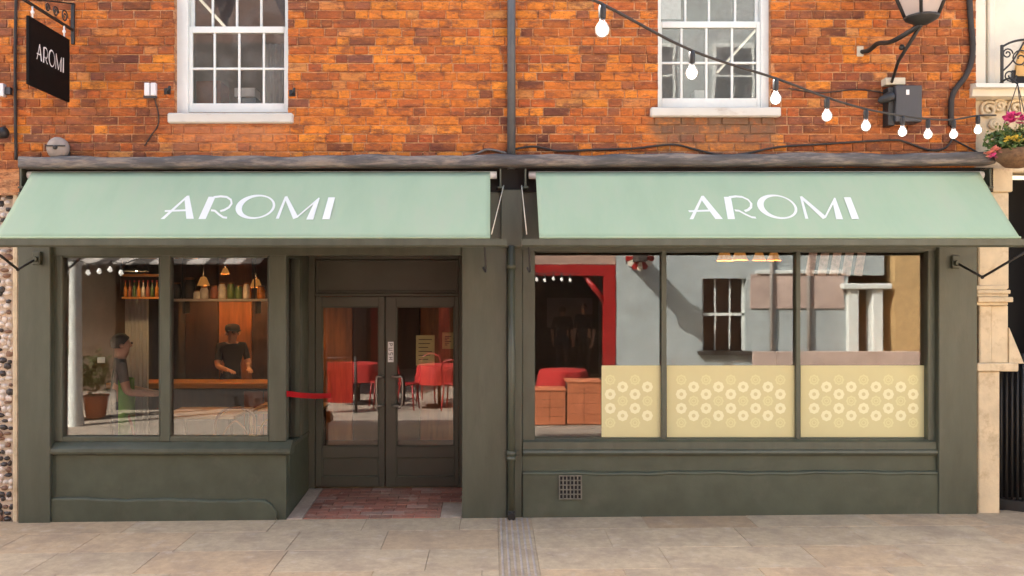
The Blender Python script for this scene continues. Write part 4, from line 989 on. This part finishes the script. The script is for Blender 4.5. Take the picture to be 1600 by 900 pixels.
for i, (px, py, Y, s, lab) in enumerate(((318, 440, 3.45, 1.1, 'lit pendant lamp hanging behind the middle of the jar shelf'), (400, 443, 3.45, 1.1, 'lit pendant lamp hanging behind the far end of the jar shelf'), (352, 424, 2.15, .7, 'lit pendant lamp hanging in front of the jar shelf'), (462, 455, 2.9, 1.0, 'lit lamp seen through the side pane of the recess'),
        (1132, 399, 1.6, 1.2, 'leftmost lit pendant lamp at the top of the middle pane'), (1156, 398, 1.6, 1.2, 'second lit pendant lamp at the top of the middle pane'), (1186, 400, 1.6, 1.0, 'third lit pendant lamp at the top of the middle pane'), (1209, 400, 1.6, 1.0, 'rightmost lit pendant lamp at the top of the middle pane'))):
    pendant(px, py, Y, lab, s)
o = thing('dome_lamp', 'black dome pendant lamp at the top of the leftmost pane', 'lamp', P(213, 425, 1.3)); c = P(213, 424, 1.3)
MB().lathe([(.13, 0), (.125, .03), (.09, .10), (.03, .13), (.015, .16)], c, 18).build('dome', M['black'], o); MB().tube([c + Vector((0, 0, .15)), (c.x, c.y, 2.78)], .005, 5).build('lamp_cord', M['black'], o); MB().sphere(c + Vector((0, 0, .03)), .03, 10, 7).build('lamp_bulb', M['lampbulb_dim'], o)
# warm ceiling battens over the first pane
for k, px in enumerate((158, 178, 198, 232)):
    o = tag(MB().box(P(px, 0, 2.0).x, P(px + 13, 0, 2.0).x, 1.2, 3.4, 2.50, 2.56, .006).build('hanging_board', M['wood_top'], None, P(px, 0, 2.0)), '%s wooden board under the ceiling behind the leftmost pane' % ('first second third fourth'.split()[k]), 'board', 'wooden ceiling boards in the cafe')
# hanging shelves of bottles in the first pane
hs = thing('bottle_shelf', 'hanging shelf of amber bottles at the top of the leftmost pane', 'shelf', P(220, 467, 1.9))
MB().bpx(190, 252, 464, 467, 1.8, .22, .003).build('shelf_board', M['wood_top'], hs); MB().bpx(190, 252, 428, 432, 1.8, .22, .003).build('shelf_board', M['wood_top'], hs)
for px in (190, 250): MB().tube([P(px, 467, 1.9), P(px, 395, 1.9)], .008, 6).build('shelf_rod', M['iron'], hs)
for k in range(8):
    px = 196 + k * 7; c = P(px, 464, 1.9); r = .02
    o = thing('shelf_bottle', 'small bottle, number %s from the left on the hanging shelf' % ('one two three four five six seven eight'.split()[k]), 'bottle', c, 'bottles on the hanging shelf')
    MB().lathe([(.001, .001), (r, .002), (r, .10), (r * .4, .13), (r * .4, .17), (.001, .171)], c, 10).build('bottle_body', M[('jar_o', 'terra', 'jar_g', 'jar_o', 'jar', 'terra', 'jar_g', 'jar_o')[k]], o)
    MB().lathe([(r * .45, .165), (r * .45, .19), (.001, .191)], c, 8).build('bottle_cap', M['red'], o)
# pale curtain panel
cu = MB(); V = []; F = []; n = 40
xa, xb = P(196, 0, 2.2).x, P(232, 0, 2.2).x
for i in range(n + 1):
    x = xa + (xb - xa) * i / n; y = 2.2 + .02 * math.sin(i * .95)
    V += [(x, y, FZ + .3), (x, y, 2.1)]
for i in range(n): F.append((2 * i, 2 * i + 2, 2 * i + 3, 2 * i + 1))
cu.add(V, F, True); o = cu.build('curtain', M['curtain'], None, (xa, 2.2, FZ)); s = o.modifiers.new('thick', 'SOLIDIFY'); s.thickness = .006
tag(o, 'pale pleated curtain hanging behind the leftmost pane', 'curtain')
# tables and bentwood chairs
def table(loc, lab, w=.7, d=.7, h=.75, m='wood_top'):
    x, y, z = loc; o = thing('cafe_table', lab, 'table', loc, 'wooden tables inside the cafe')
    MB().box(x - w / 2, x + w / 2, y - d / 2, y + d / 2, z + h - .035, z + h, .006).build('table_top', M[m], o)
    for sx in (-1, 1):
        for sy in (-1, 1): MB().tube([(x + sx * (w / 2 - .06), y + sy * (d / 2 - .06), z + h - .036), (x + sx * (w / 2 - .05), y + sy * (d / 2 - .05), z)], [.024, .018], 8).build('leg', M['wood_dk'], o)
    return o
def chair(loc, rz_, lab, m='wood', group='bentwood chairs inside the cafe'):
    o = thing('cafe_chair', lab, 'chair', loc, group); lx, ly, lz = loc
    def W(pts): return [(lx + p[0], ly + p[1], lz + p[2]) for p in pts]
    MB().lathe([(.002, .44), (.19, .44), (.205, .455), (.2, .47), (.002, .472)], loc, 20).build('seat', M[m], o)
    for (sx, sy) in ((-1, -1), (1, -1)): MB().tube(W([(sx * .15, sy * .14, .44), (sx * .18, sy * .18, 0)]), [.017, .013], 8).build('leg', M[m], o)
    for sx in (-1, 1): MB().tube(W(spline([(sx * .15, .16, .44), (sx * .17, .21, .2), (sx * .18, .25, 0)], 4)), .015, 8).build('leg', M[m], o)
    MB().tube(W(spline([(-.17, .15, .45), (-.19, .2, .65), (-.16, .24, .82), (0, .26, .89), (.16, .24, .82), (.19, .2, .65), (.17, .15, .45)], 6)), .014, 8).build('back_hoop', M[m], o)
    MB().tube(W(spline([(-.1, .16, .46), (-.11, .2, .62), (0, .235, .75), (.11, .2, .62), (.1, .16, .46)], 6)), .010, 8).build('back_loop', M[m], o)
    o.rotation_euler = (0, 0, rz_); return o
table((-3.05, 1.35, FZ), 'wooden table beside the person in the grey shirt', .8, .7)
table((-2.25, 1.75, FZ), 'wooden table behind the second pane of the left window', .75, .7)
chair((-2.62, .85, FZ), rad(200), 'bentwood chair at the left edge of the second pane')
chair((-2.2, .95, FZ), rad(170), 'bentwood chair in the middle of the second pane', 'wood_top')
chair((-3.35, .62, FZ), rad(120), 'bentwood chair low behind the leftmost pane', 'wood')
# tiled planter boxes standing on the street, mirrored in the first pane
def planter(x0, x1, zt, lab):
    o = thing('tiled_planter', lab, 'planter', ((x0 + x1) / 2, -5.5, gz(x0)), 'terracotta tiled planters on the street'); zb = gz(x0)
    MB().box(x0 + .012, x1 - .012, -5.73, -5.30, zb, zt - .02).build('planter_core', M['dark'], o)
    n = 2; w = (x1 - x0) / n; hh = (zt - .03 - zb) / 4
    for i in range(n):
        for k in range(4): MB().box(x0 + i * w + .003, x0 + (i + 1) * w - .003, -5.299, -5.28, zb + k * hh + .003, zb + (k + 1) * hh - .003, .004).build('front_tile', M['terra_sun'], o)
    MB().box(x0 - .01, x1 + .01, -5.74, -5.27, zt - .03, zt, .006).build('rim', M['terra_sun'], o)
planter(.66, 1.15, .56, 'lower terracotta tiled planter mirrored beside the drainpipe')
planter(1.17, 1.70, .69, 'taller terracotta tiled planter mirrored beside the narrow film')
# hanging menu cards in the last pane
for k in range(5):
    px = 1258 + k * 19; a = P(px, 394, .6); b = P(px + 13, 430, .6)
    m = MB(); m.hexa([(a.x, .6, b.z), (b.x, .6, b.z - .01), (b.x, .604, b.z - .01), (a.x, .604, b.z), (a.x + .04, .6, a.z), (b.x + .04, .6, a.z), (b.x + .04, .604, a.z), (a.x + .04, .604, a.z)])
    tag(m.build('hanging_card', mat('card_pink', (.60, .40, .34), .8, .3, 25, 0), None, (a.x, .6, b.z)), 'pinkish printed card, %s from the left, hung at the top of the last pane' % ('first second third fourth fifth'.split()[k]), 'card', 'cards hung in the last window pane')
# papers on the door and a sticker on the window
for (a, b, c_, d_, lab) in ((650, 679, 524, 571, 'yellowish menu sheet on the glass of the right door'), (691, 709, 519, 545, 'small yellowish sheet near the edge of the right door glass')):
    m = MB(); m.bpx(a, b, c_, d_, 1.05, .0015, 0); o = tag(m.build('menu_sheet', M['paper'], None, P(a, d_, 1.05)), lab, 'notice')
    t = MB()
    for k in range(6): t.bpx(a + 4, b - 4 - (k % 3) * 3, c_ + 6 + k * (d_ - c_ - 10) / 6, c_ + 7.2 + k * (d_ - c_ - 10) / 6, 1.0492, .0006, 0)
    t.build('printed_lines', M['wood_dk'], o)
m = MB(); m.bpx(152, 164, 558, 567, .088, .001, 0); tag(m.build('window_sticker', M['sticker'], None, P(152, 567, .088)), 'small white sticker on the leftmost pane', 'sticker')
# things in the upper rooms
o = thing('ceiling_tube', 'lit fluorescent tube slanting behind the right sash window', 'lamp', P(1150, 80, 1.2)); a, b = P(1122, 112, 1.0), P(1180, 48, 1.0); a.y = .7; b.y = 1.5
MB().tube([P(1121, 113, .5), P(1182, 46, .9)], .011, 8).build('tube', M['tubelamp'], o); MB().tube([P(1121, 111, .53), P(1182, 44, .93)], .010, 6).build('tube_batten', M['whitep'], o)
o = thing('ceiling_tube', 'lit fluorescent tube slanting behind the left sash window', 'lamp', P(320, 20, .8))
MB().tube([P(306, -8, .9), P(352, 43, .55)], .014, 8).build('tube', M['tubelamp'], o); MB().tube([P(306, -10, .93), P(352, 41, .58)], .010, 6).build('tube_batten', M['whitep'], o)
cu = MB(); V = []; F = []; xa, xb = P(415, 0, .4).x, P(462, 0, .4).x
for i in range(41):
    x = xa + (xb - xa) * i / 40; y = .42 + .022 * math.sin(i * .8); V += [(x, y, 3.3), (x, y, Z(68, .4))]
for i in range(40): F.append((2 * i, 2 * i + 2, 2 * i + 3, 2 * i + 1))
cu.add(V, F, True); o = cu.build('net_curtain', M['curtain'], None, (xa, .4, 3.3)); s = o.modifiers.new('thick', 'SOLIDIFY'); s.thickness = .004
tag(o, 'white net curtain at the right side of the left sash window', 'curtain')
o = thing('desk_boxes', 'white box with a blue lid on the sill inside the left sash window', 'box', P(385, 160, .35))
MB().bpx(366, 398, 137, 151, .32, .2, .004).build('box_body', M['whitep'], o); MB().bpx(372, 400, 151.5, 165, .34, .2, .004).build('box_base', mat('blue_grey_card', (.14, .2, .25), .7, .1, 8, 0), o)
tag(MB().bpx(306, 345, 126, 168, .9, .3, .01).build('terracotta_chair_back', M['terra'], None, P(325, 168, .9)), 'reddish chair back inside the left sash window', 'chair')
tag(MB().bpx(1085, 1104, 141, 156, .35, .15, .004).build('paper_box', M['sticker'], None, P(1095, 156, .35)), 'small white box on the sill inside the right sash window', 'box')
MB().bpx(1031, 1064, -20, 30, .20, .006, 0).build('blind', M['whitep'], sw2)

# ------------------------------------------------------------------ people
def person(loc, rz_, label, top, legs='jeans', H=1.72, arms='down', hair=True, cap=False, lean=0.0, sleeves=.5, turn=0.0):
    k = H / 1.74
    J = {'pel': (0, 0, .95), 'spi': (0, -lean * .3, 1.15), 'che': (0, -lean * .7, 1.34), 'nec': (0, -lean, 1.47), 'hdb': (0, -.02 - lean * 1.1, 1.535), 'hd': (0, -.02 - lean * 1.15, 1.615), 'hdt': (0, -.002 - lean * 1.15, 1.695)}
    Rd = {'pel': (.155, .115), 'spi': (.14, .10), 'che': (.165, .115), 'nec': (.058, .060), 'hdb': (.060, .078), 'hd': (.080, .098), 'hdt': (.058, .068)}
    B = [('pel', 'spi'), ('spi', 'che'), ('che', 'nec'), ('nec', 'hdb'), ('hdb', 'hd'), ('hd', 'hdt')]
    J['nose'] = (0, -.122 - lean * 1.15, 1.598); Rd['nose'] = (.013, .016); J['nb'] = (0, -.09 - lean * 1.15, 1.612); Rd['nb'] = (.03, .03); B += [('hd', 'nb'), ('nb', 'nose')]
    for s, t in ((-1, 'l'), (1, 'r')):
        J['sh' + t] = (s * .185, -lean * .8, 1.42); Rd['sh' + t] = (.062, .062)
        if arms == 'down': el, wr, dv = (s * .235, .03 - lean * .6, 1.13), (s * .235, -.06 - lean * .5, .90), Vector((0, -.2, -1)).normalized()
        else: el, wr, dv = (s * .23, -.06 - lean, 1.14), (s * .15, -.30 - lean, 1.10), Vector((-s * .2, -1, -.1)).normalized()
        J['el' + t] = el; J['wr' + t] = wr; Rd['el' + t] = (.044, .044); Rd['wr' + t] = (.029, .026)
        w = Vector(wr); pa = w + dv * .07; J['pa' + t] = tuple(pa); Rd['pa' + t] = (.036, .022)
        B += [('che', 'sh' + t), ('sh' + t, 'el' + t), ('el' + t, 'wr' + t), ('wr' + t, 'pa' + t)]
        side = Vector((0, 1, 0)) if arms == 'down' else Vector((1, 0, 0)); curl = Vector((-s, 0, 0)) if arms == 'down' else Vector((0, 0, -1))
        for f in range(4):
            ln = (.055, .065, .06, .045)[f]; base = pa + side * (f - 1.5) * .020 + dv * .025; mid = base + dv * ln * .6 + curl * .006; tip = mid + dv * ln * .5 + curl * .02
            for nm, p in (('fa', base), ('fb', mid), ('fc', tip)): J[nm + t + str(f)] = tuple(p); Rd[nm + t + str(f)] = (.0095, .0095)
            B += [('pa' + t, 'fa' + t + str(f)), ('fa' + t + str(f), 'fb' + t + str(f)), ('fb' + t + str(f), 'fc' + t + str(f))]
        th = w + dv * .03 - side * .035; th2 = th + dv * .04 - side * .012; J['ta' + t] = tuple(th); J['tb' + t] = tuple(th2); Rd['ta' + t] = Rd['tb' + t] = (.011, .011); B += [('wr' + t, 'ta' + t), ('ta' + t, 'tb' + t)]
        J['hi' + t] = (s * .092, 0, .90); J['kn' + t] = (s * .10, -.02, .50); J['an' + t] = (s * .10, .02, .09); J['to' + t] = (s * .115, -.15, .045); J['he' + t] = (s * .10, .05, .045)
        Rd['hi' + t] = (.088, .09); Rd['kn' + t] = (.058, .06); Rd['an' + t] = (.04, .042); Rd['to' + t] = (.042, .03); Rd['he' + t] = (.036, .034)
        B += [('pel', 'hi' + t), ('hi' + t, 'kn' + t), ('kn' + t, 'an' + t), ('an' + t, 'to' + t), ('an' + t, 'he' + t)]
    names = list(J); idx = {n: i for i, n in enumerate(names)}
    me = bpy.data.meshes.new('tmp'); me.from_pydata([tuple(c * k for c in J[n]) for n in names], [(idx[a], idx[b]) for a, b in B], []); me.update()
    ob = bpy.data.objects.new('tmp', me); COL.objects.link(ob)
    ob.modifiers.new('skin', 'SKIN'); sd = ob.modifiers.new('sub', 'SUBSURF'); sd.levels = 2; sd.render_levels = 2
    for i, n in enumerate(names): v = me.skin_vertices[0].data[i]; v.radius = (Rd[n][0] * k, Rd[n][1] * k); v.use_root = (n == 'pel')
    dg = bpy.context.evaluated_depsgraph_get(); ev = ob.evaluated_get(dg); nm = bpy.data.meshes.new_from_object(ev); bpy.data.objects.remove(ob)
    nm.name = 'person'; nm.materials.clear()
    for m_ in (M[top], M[legs], M['skin'], M['shoe']): nm.materials.append(m_)
    segs = []
    for a, b in B:
        cl = 0
        if a[:2] in ('hi', 'kn') or b[:2] == 'hi': cl = 1
        if a[:2] == 'an': cl = 3
        if a[:2] in ('wr', 'pa', 'fa', 'fb', 'ta') or a in ('nec', 'hdb', 'hd', 'nb'): cl = 2
        segs.append((Vector(J[a]) * k, Vector(J[b]) * k, cl, a))
    for p in nm.polygons:
        p.use_smooth = True; c = p.center; best = (9, 0)
        for (a, b, cl, an) in segs:
            d = b - a; t = max(0, min(1, (c - a).dot(d) / max(d.length_squared, 1e-9))); ds_ = (a + d * t - c).length
            if cl == 0 and an[:2] == 'el': cl2 = 2 if t > sleeves - .5 else 0
            elif cl == 0 and an[:2] == 'sh': cl2 = 2 if t > sleeves + .4 else 0
            else: cl2 = cl
            if ds_ < best[0]: best = (ds_, cl2)
        p.material_index = best[1]
    o = bpy.data.objects.new('person', nm); COL.objects.link(o); o.location = loc; o.rotation_euler = (0, 0, rz_); ORG[o.name] = Vector((0, 0, 0)); tag(o, label, 'person')
    h = Vector(J['hd']) * k
    hr = MB(); n, mm = 16, 8; V = []; F = []
    for i in range(mm + 1):
        th_ = math.pi * .66 * i / mm
        for q in range(n):
            a = 2 * math.pi * q / n; r = .094 * (1 + R.uniform(-.03, .03)); front = max(0, -math.sin(a)); tt = th_ * (1 - .52 * front ** .7)
            V.append((h.x + r * .88 * math.sin(tt) * math.cos(a), h.y + .012 + r * 1.02 * math.sin(tt) * math.sin(a), h.z + .014 + r * 1.02 * math.cos(tt)))
    for i in range(mm):
        for q in range(n): F.append((i * n + q, i * n + (q + 1) % n, (i + 1) * n + (q + 1) % n, (i + 1) * n + q))
    hr.add(V, F, True); hm = hr.build('hair', M['hair'], o)
    ear = MB(); ear.sphere((h.x - .083, h.y + .005, h.z - .01), .022, 8, 6); ear.sphere((h.x + .083, h.y + .005, h.z - .01), .022, 8, 6); ear.build('ears', M['skin'], o)
    ey = MB(); ey.sphere((h.x - .032, h.y - .088, h.z + .012), .010, 8, 6); ey.sphere((h.x + .032, h.y - .088, h.z + .012), .010, 8, 6); ey.build('eyes', M['black'], o)
    if cap:
        cp = MB(); cp.lathe([(.098, .03), (.099, .06), (.088, .10), (.05, .12), (.002, .124)], (h.x, h.y + .01, h.z), 18)
        cp.add([(h.x + .09 * math.cos(a), h.y - .05 - .14 * max(0, math.sin(a)), h.z + .035 - .01 * math.sin(a)) for a in [math.pi * i / 10 for i in range(11)]], [tuple(range(11))]); cp.build('cap', M['black_shirt'], o)
    return o
pr = P(186, 560, .45)
p1_ = person((pr.x, .47, FZ), rad(115), 'person in a grey shirt with a green apron behind the leftmost pane', 'grey_shirt', 'jeans', 1.64, 'fwd', sleeves=.2)
ap = MB(); V = []; F = []
for j in range(7):
    z = .62 + .095 * j
    for i in range(9):
        a = math.pi * (1.0 + i / 8); r = .165 if z > 1.05 else .175; V.append((r * 1.05 * math.cos(a), .02 + r * .92 * math.sin(a), z))
for j in range(6):
    for i in range(8): q = j * 9 + i; F.append((q, q + 1, q + 10, q + 9))
ap.add(V, F, True); o = ap.build('apron', M['green'], p1_); s = o.modifiers.new('thick', 'SOLIDIFY'); s.thickness = .006
pr = P(362, 560, 3.75)
person((pr.x, 3.68, FZ), rad(35), 'person in a black cap and black shirt behind the wooden counter', 'black_shirt', 'jeans', 1.60, 'fwd', cap=True, lean=.08, sleeves=.3)

# ------------------------------------------------------------------ the other side of the street (seen in the glass)
OY = -10.5
KO = (8.2 - OY) / (CAM_D * SC)
def OX(px): return (px - VX) * KO
def OZ(py): return EYE + (VY - py) * KO
rc = thing('red_cafe', 'red timber cafe front across the street reflected in the shop glass', 'building', (0, OY, 0))
x0, x1 = -2.85, OX(962)
MB().box(x0, x1, OY - .35, OY, OZ(431), OZ(414), .01).build('red_beam', M['red'], rc)
for x in (x0, -1.25, x1 - .25): MB().box(x, x + .25, OY - .3, OY + .02, -.1, OZ(431), .01).build('red_post', M['red'], rc)
b = MB(); b.tube([(OX(915), OY - .1, OZ(431)), (x1 - .2, OY - .1, OZ(475))], .06, 6); b.build('red_brace', M['red'], rc)
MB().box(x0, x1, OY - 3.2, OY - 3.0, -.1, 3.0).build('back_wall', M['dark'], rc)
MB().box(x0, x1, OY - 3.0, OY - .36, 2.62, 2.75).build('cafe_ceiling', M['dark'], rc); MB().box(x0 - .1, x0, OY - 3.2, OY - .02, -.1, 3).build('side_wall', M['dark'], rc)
MB().box(x0, x1, OY - 5, OY - .02, OZ(413), 6.4).build('upper_storey', M['pink'], rc)
MB().box(OX(868), OX(950), OY - 2.9, OY - 2.86, OZ(520), OZ(467), .01).build('menu_board', M['plaster'], rc)
for k, xx in enumerate((-1.6, .2, 1.6)):
    w = MB(); w.box(xx - .5, xx + .5, OY - .03, OY + .03, 3.6, 5.1, .01); wo = w.build('upper_window', M['white'], rc); MB().box(xx - .42, xx + .42, OY + .031, OY + .036, 3.68, 5.02).build('pane', M['glass'], wo)
gw = thing('blue_grey_house', 'blue grey rendered house across the street reflected in the three-pane window', 'building', (5, OY, 0))
gx0, gx1 = x1 + .01, OX(1325); wz0, wz1 = OZ(548), OZ(435); wx0, wx1 = OX(1097), OX(1166)
w = MB(); w.box(gx0, wx0, OY - .3, OY, -.1, 8.6); w.box(wx1, gx1, OY - .3, OY, -.1, 8.6); w.box(wx0, wx1, OY - .3, OY, -.1, wz0); w.box(wx0, wx1, OY - .3, OY, wz1, 8.6); w.box(gx0, OX(1500), OY - 5, OY - 4.8, -.1, 8.6)
w.box(gx1, OX(1345) + .5, OY - .3, OY, OZ(430), 8.6); w.box(gx0, gx1 + 1.2, OY - 4.7, OY - .3, 2.9, 3.0)
w.build('rendered_wall', M['bluegrey'], gw)
f = MB(); f.box(wx0, wx0 + .06, OY - .2, OY - .13, wz0, wz1); f.box(wx1 - .06, wx1, OY - .2, OY - .13, wz0, wz1); f.box(wx0, wx1, OY - .2, OY - .13, (wz0 + wz1) / 2 - .03, (wz0 + wz1) / 2 + .03)
for k in (1, 2): xx = wx0 + (wx1 - wx0) * k / 3; f.box(xx - .015, xx + .015, OY - .19, OY - .14, wz0, wz1)
f.build('house_window', M['white'], gw); MB().box(wx0, wx1, OY - .175, OY - .165, wz0, wz1).build('pane', M['glass'], gw); MB().box(wx0 - .1, wx1 + .1, OY - .25, OY + .12, wz0 - .09, wz0, .01).build('house_sill', M['brown'], gw)
MB().box(wx0 - .5, wx1 + .5, OY - .62, OY - .55, -.1, 2.9).build('room_wall', M['terra'], gw)
MB().box(OX(1172), OX(1318), OY + .001, OY + .03, OZ(482), OZ(428), .005).build('brick_band', M['pink_pale'], gw)
MB().box(OX(1172), OX(1500), OY + .12, OY + .2, -.1, OZ(548), .01).build('pink_parapet', M['pink_pale'], gw)
MB().box(OX(1180), OX(1318), OY + .002, OY + .07, OZ(428), OZ(422), .01).build('string_course', M['white'], gw)
for px in (1204, 1262): MB().tube([(OX(px), OY + .07, -.1), (OX(px), OY + .07, 6)], .045, 8).build('drainpipe', M['plaster'], gw)
for (za, zb_) in ((3.6, 5.0), (6.0, 7.4)):
    for xx in (3.5, 5.2, 6.9):
        o_ = MB().box(xx - .45, xx + .45, OY + .001, OY + .04, za, zb_, .006).build('upper_window', M['white'], gw)
        for k in range(2):
            for q in range(2): MB().box(xx - .38 + k * .39, xx - .01 + k * .39, OY + .041, OY + .045, za + .07 + q * .65, za + .67 + q * .65).build('pane', M['glass_thin'], o_)
# columned doorway of the same house
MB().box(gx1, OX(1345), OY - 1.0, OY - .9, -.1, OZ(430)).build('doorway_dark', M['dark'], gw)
for px in (1322, 1360): MB().box(OX(px), OX(px) + .24, OY - .25, OY + .10, -.1, OZ(452), .02).build('white_column', M['white'], gw)
MB().box(OX(1312), OX(1388), OY - .3, OY + .18, OZ(452), OZ(443), .02).build('door_hood', M['white'], gw)
# round sign; its thick arm is added to throw the slanting shadow over the grey wall
rs = thing('round_sign', 'round red and cream sign with an added shadow casting arm across the street', 'sign', (OX(985), OY, 2.5))
xx = OX(985); zz = OZ(412)
MB().box(xx - .10, xx + .10, OY, OY + 1.5, zz + .0, zz + .40, .01).build('shadow_arm', M['brown'], rs)
for k in range(14):
    a0, a1 = 2 * math.pi * k / 14, 2 * math.pi * (k + 1) / 14; c_ = (xx + .05, zz + .13)
    MB().prism([(c_[0], c_[1]), (c_[0] + .28 * math.cos(a0), c_[1] + .28 * math.sin(a0)), (c_[0] + .31 * math.cos((a0 + a1) / 2), c_[1] + .31 * math.sin((a0 + a1) / 2)), (c_[0] + .28 * math.cos(a1), c_[1] + .28 * math.sin(a1))], OY + .88, OY + .92).build('sign_wedge', M['red'] if k % 2 else M['cream_up'], rs)
yb = thing('yellow_brick_house', 'yellow brick house across the street at the far end of the reflection', 'building', (10, OY, 0))
MB().box(OX(1395), 17, OY - 5, OY + .1, -.1, 7).build('house_wall', mat('yellow_stock_brick', (.50, .33, .15), .9, .2, 8, .3, 30), yb)
for px in (1440, 1490): m = MB(); m.box(OX(px), OX(px) + .6, OY + .101, OY + .13, 1.0, 2.4, .01); m.build('house_window', M['white'], yb)
BY = -7.6
def MX(px, Y): return (px - VX) * (8.16 - Y) / (CAM_D * SC)
def MZ(py, Y): return EYE + (VY - py) * (8.16 - Y) / (CAM_D * SC)
def BX(px): return (px - VX) * (8.2 - BY) / (CAM_D * SC)
# brown house to the left with a striped awning, columns and a gabled roof
bh = thing('brown_house', 'brown gabled house across the street reflected in the left display window', 'building', (-8, BY, 0))
MB().box(BX(182), x0 - .11, BY - 5, BY - .01, -.1, 6.6).build('house_wall', M['brown'], bh); MB().box(-16, BX(182) - .01, BY - 5, BY - .03, -.1, 6.6).build('brightened_wall', M['brown_pale'], bh)  # left part of the wall coloured paler to brighten its mirror image
for (xg, hw, pz) in ((-6.53, .55, 8.3), (-5.42, .55, 8.35), (-4.31, .55, 8.3)): MB().prism([(xg - hw, 6.6), (xg + hw, 6.6), (xg + hw, 6.9), (xg, pz), (xg - hw, 6.9)], BY - 5, BY - .02).build('gable_roof', M['tile_roof'], bh)
MB().box(-16, -8.4, BY - 5, BY - .3, 6.61, 7.1).build('parapet', M['brown'], bh)
for (xa, xb, za, zb_) in ((-10.2, -9.2, .9, 2.2), (-7.4, -6.4, 3.6, 5.2), (-5.0, -4.0, 3.6, 5.2)):
    o = MB().box(xa, xb, BY - .008, BY + .03, za, zb_, .005).build('house_window', M['white'], bh); n = 3
    for k in range(n): w = (xb - xa - .1) / n; MB().box(xa + .05 + k * w + .02, xa + .05 + (k + 1) * w - .02, BY + .031, BY + .037, za + .06, zb_ - .06).build('pane', M['dark'], o)
for px in (118, 20): MB().lathe([(.13, -.1), (.11, .2), (.085, 2.45), (.12, 2.55)], (MX(px, BY + 1.85), BY + 1.85, 0), 16).build('white_column', M['white'], bh)
sa = thing('striped_awning', 'grey striped awning across the street reflected at the top of the leftmost pane', 'awning', (-8, BY, 2.9))
for k in range(22):
    xa = -10.4 + k * .3; MB().hexa([(xa, BY + 1.5, 2.52), (xa + .3, BY + 1.5, 2.52), (xa + .3, BY, 2.96), (xa, BY, 2.96), (xa, BY + 1.5, 2.54), (xa + .3, BY + 1.5, 2.54), (xa + .3, BY, 2.98), (xa, BY, 2.98)]).build('stripe', M['brown'] if k % 2 else M['plaster'], sa)
bulb_string([(MX(104 + k * 17, BY + 1.62), BY + 1.62, MZ(424, BY + 1.62) + .03 * math.sin(k * 2.1)) for k in range(6)], 'string_lights', 'lit bulbs mirrored at the top of the leftmost pane', .045, tail=((MX(70, BY + 1.6), BY + 1.6, 2.6), (MX(215, BY + 1.6), BY + 1.6, 2.6)))
bulb_string([(OX(838 + k * 13), OY + .12, OZ(437) - .02 * math.sin(k * 2.1)) for k in range(5)], 'string_lights', 'lit bulbs mirrored under the red beam across the street', .04, tail=((OX(822), OY + .12, OZ(434) + .1), (OX(905), OY + .12, OZ(434) + .1)))
# pavement cafe in front of the red front
def cloth_table(x, y, lab):
    o = thing('clothed_table', lab, 'table', (x, y, gz(x)), 'red cafe tables on the street'); z = gz(x)
    V = []; F = []; n = 32; mb = MB()
    for (r, h) in ((.002, .752), (.38, .752), (.395, .74), (.41, .62), (.45, .42)):
        for k in range(n): a = 2 * math.pi * k / n; w = 1 + (.06 * math.sin(a * 8) if h < .7 else 0); V.append((x + r * w * math.cos(a), y + r * w * math.sin(a), z + h))
    for i in range(4):
        for k in range(n): F.append((i * n + k, i * n + (k + 1) % n, (i + 1) * n + (k + 1) % n, (i + 1) * n + k))
    mb.add(V, F, True); mb.build('cloth', M['red_cloth'], o)
    MB().tube([(x, y, z), (x, y, z + .74)], .03, 8).build('stem', M['iron'], o); MB().lathe([(.25, .001), (.25, .02), (.05, .04)], (x, y, z), 16).build('base', M['iron'], o)
cloth_table(-.95, -5.75, 'red clothed table mirrored in the right door'); cloth_table(-2.5, -6.3, 'red clothed table mirrored in the left door'); cloth_table(1.2, -6.4, 'red clothed table mirrored behind the tiled counter')
for (x, y, r_, lab) in ((-1.5, -5.35, 100, 'red cafe chair mirrored between the door handles'), (-.65, -5.3, 10, 'red cafe chair mirrored at the edge of the right door'), (-2.0, -5.7, 250, 'red cafe chair mirrored in the left door'), (-1.2, -6.4, 190, 'red cafe chair behind the mirrored red table')):
    chair((x, y, gz(x)), rad(r_), lab, 'red', 'red chairs of the street cafe')
br = thing('street_barrier', 'dark cafe barrier with a red panel mirrored in the left door', 'barrier', (-2.9, -5.0, 0))
for x in (-3.05, -2.35): MB().tube([(x, -5.0, -.03), (x, -5.0, .95)], .025, 8).build('barrier_post', M['iron'], br)
MB().box(-3.0, -2.4, -5.01, -4.99, .15, .85, .004).build('barrier_panel', M['red'], br); MB().tube([(-3.05, -5.0, .92), (-2.35, -5.0, .92)], .018, 8).build('barrier_rail', M['iron'], br)
person((OX(890), OY - 1.9, gz(2) - .01), rad(15), 'person in dark clothes standing inside the red cafe front across the street', 'black_shirt', 'jeans', 1.74)
person((OX(926), OY - 1.7, gz(2) - .01), rad(-150), 'person in a dark coat turned away inside the red cafe across the street', 'black_shirt', 'black_shirt', 1.80)
for (px, yy, lab) in ((100, 1.2, 'potted shrub by the white column across the street'), (150, 1.0, 'potted shrub under the striped awning across the street')):
    x = MX(px, BY + yy); o = thing('potted_shrub', lab, 'plant', (x, BY + yy, gz(x)))
    MB().lathe([(.15, 0), (.2, .35), (.22, .38), (.18, .37), (.002, .36)], (x, BY + yy, gz(x)), 16).build('pot', M['terra'], o)
    leaf_cloud((x, BY + yy, gz(x) + .75), .3, .3, .42, 260, .10).build('foliage', M['leaf'], o)
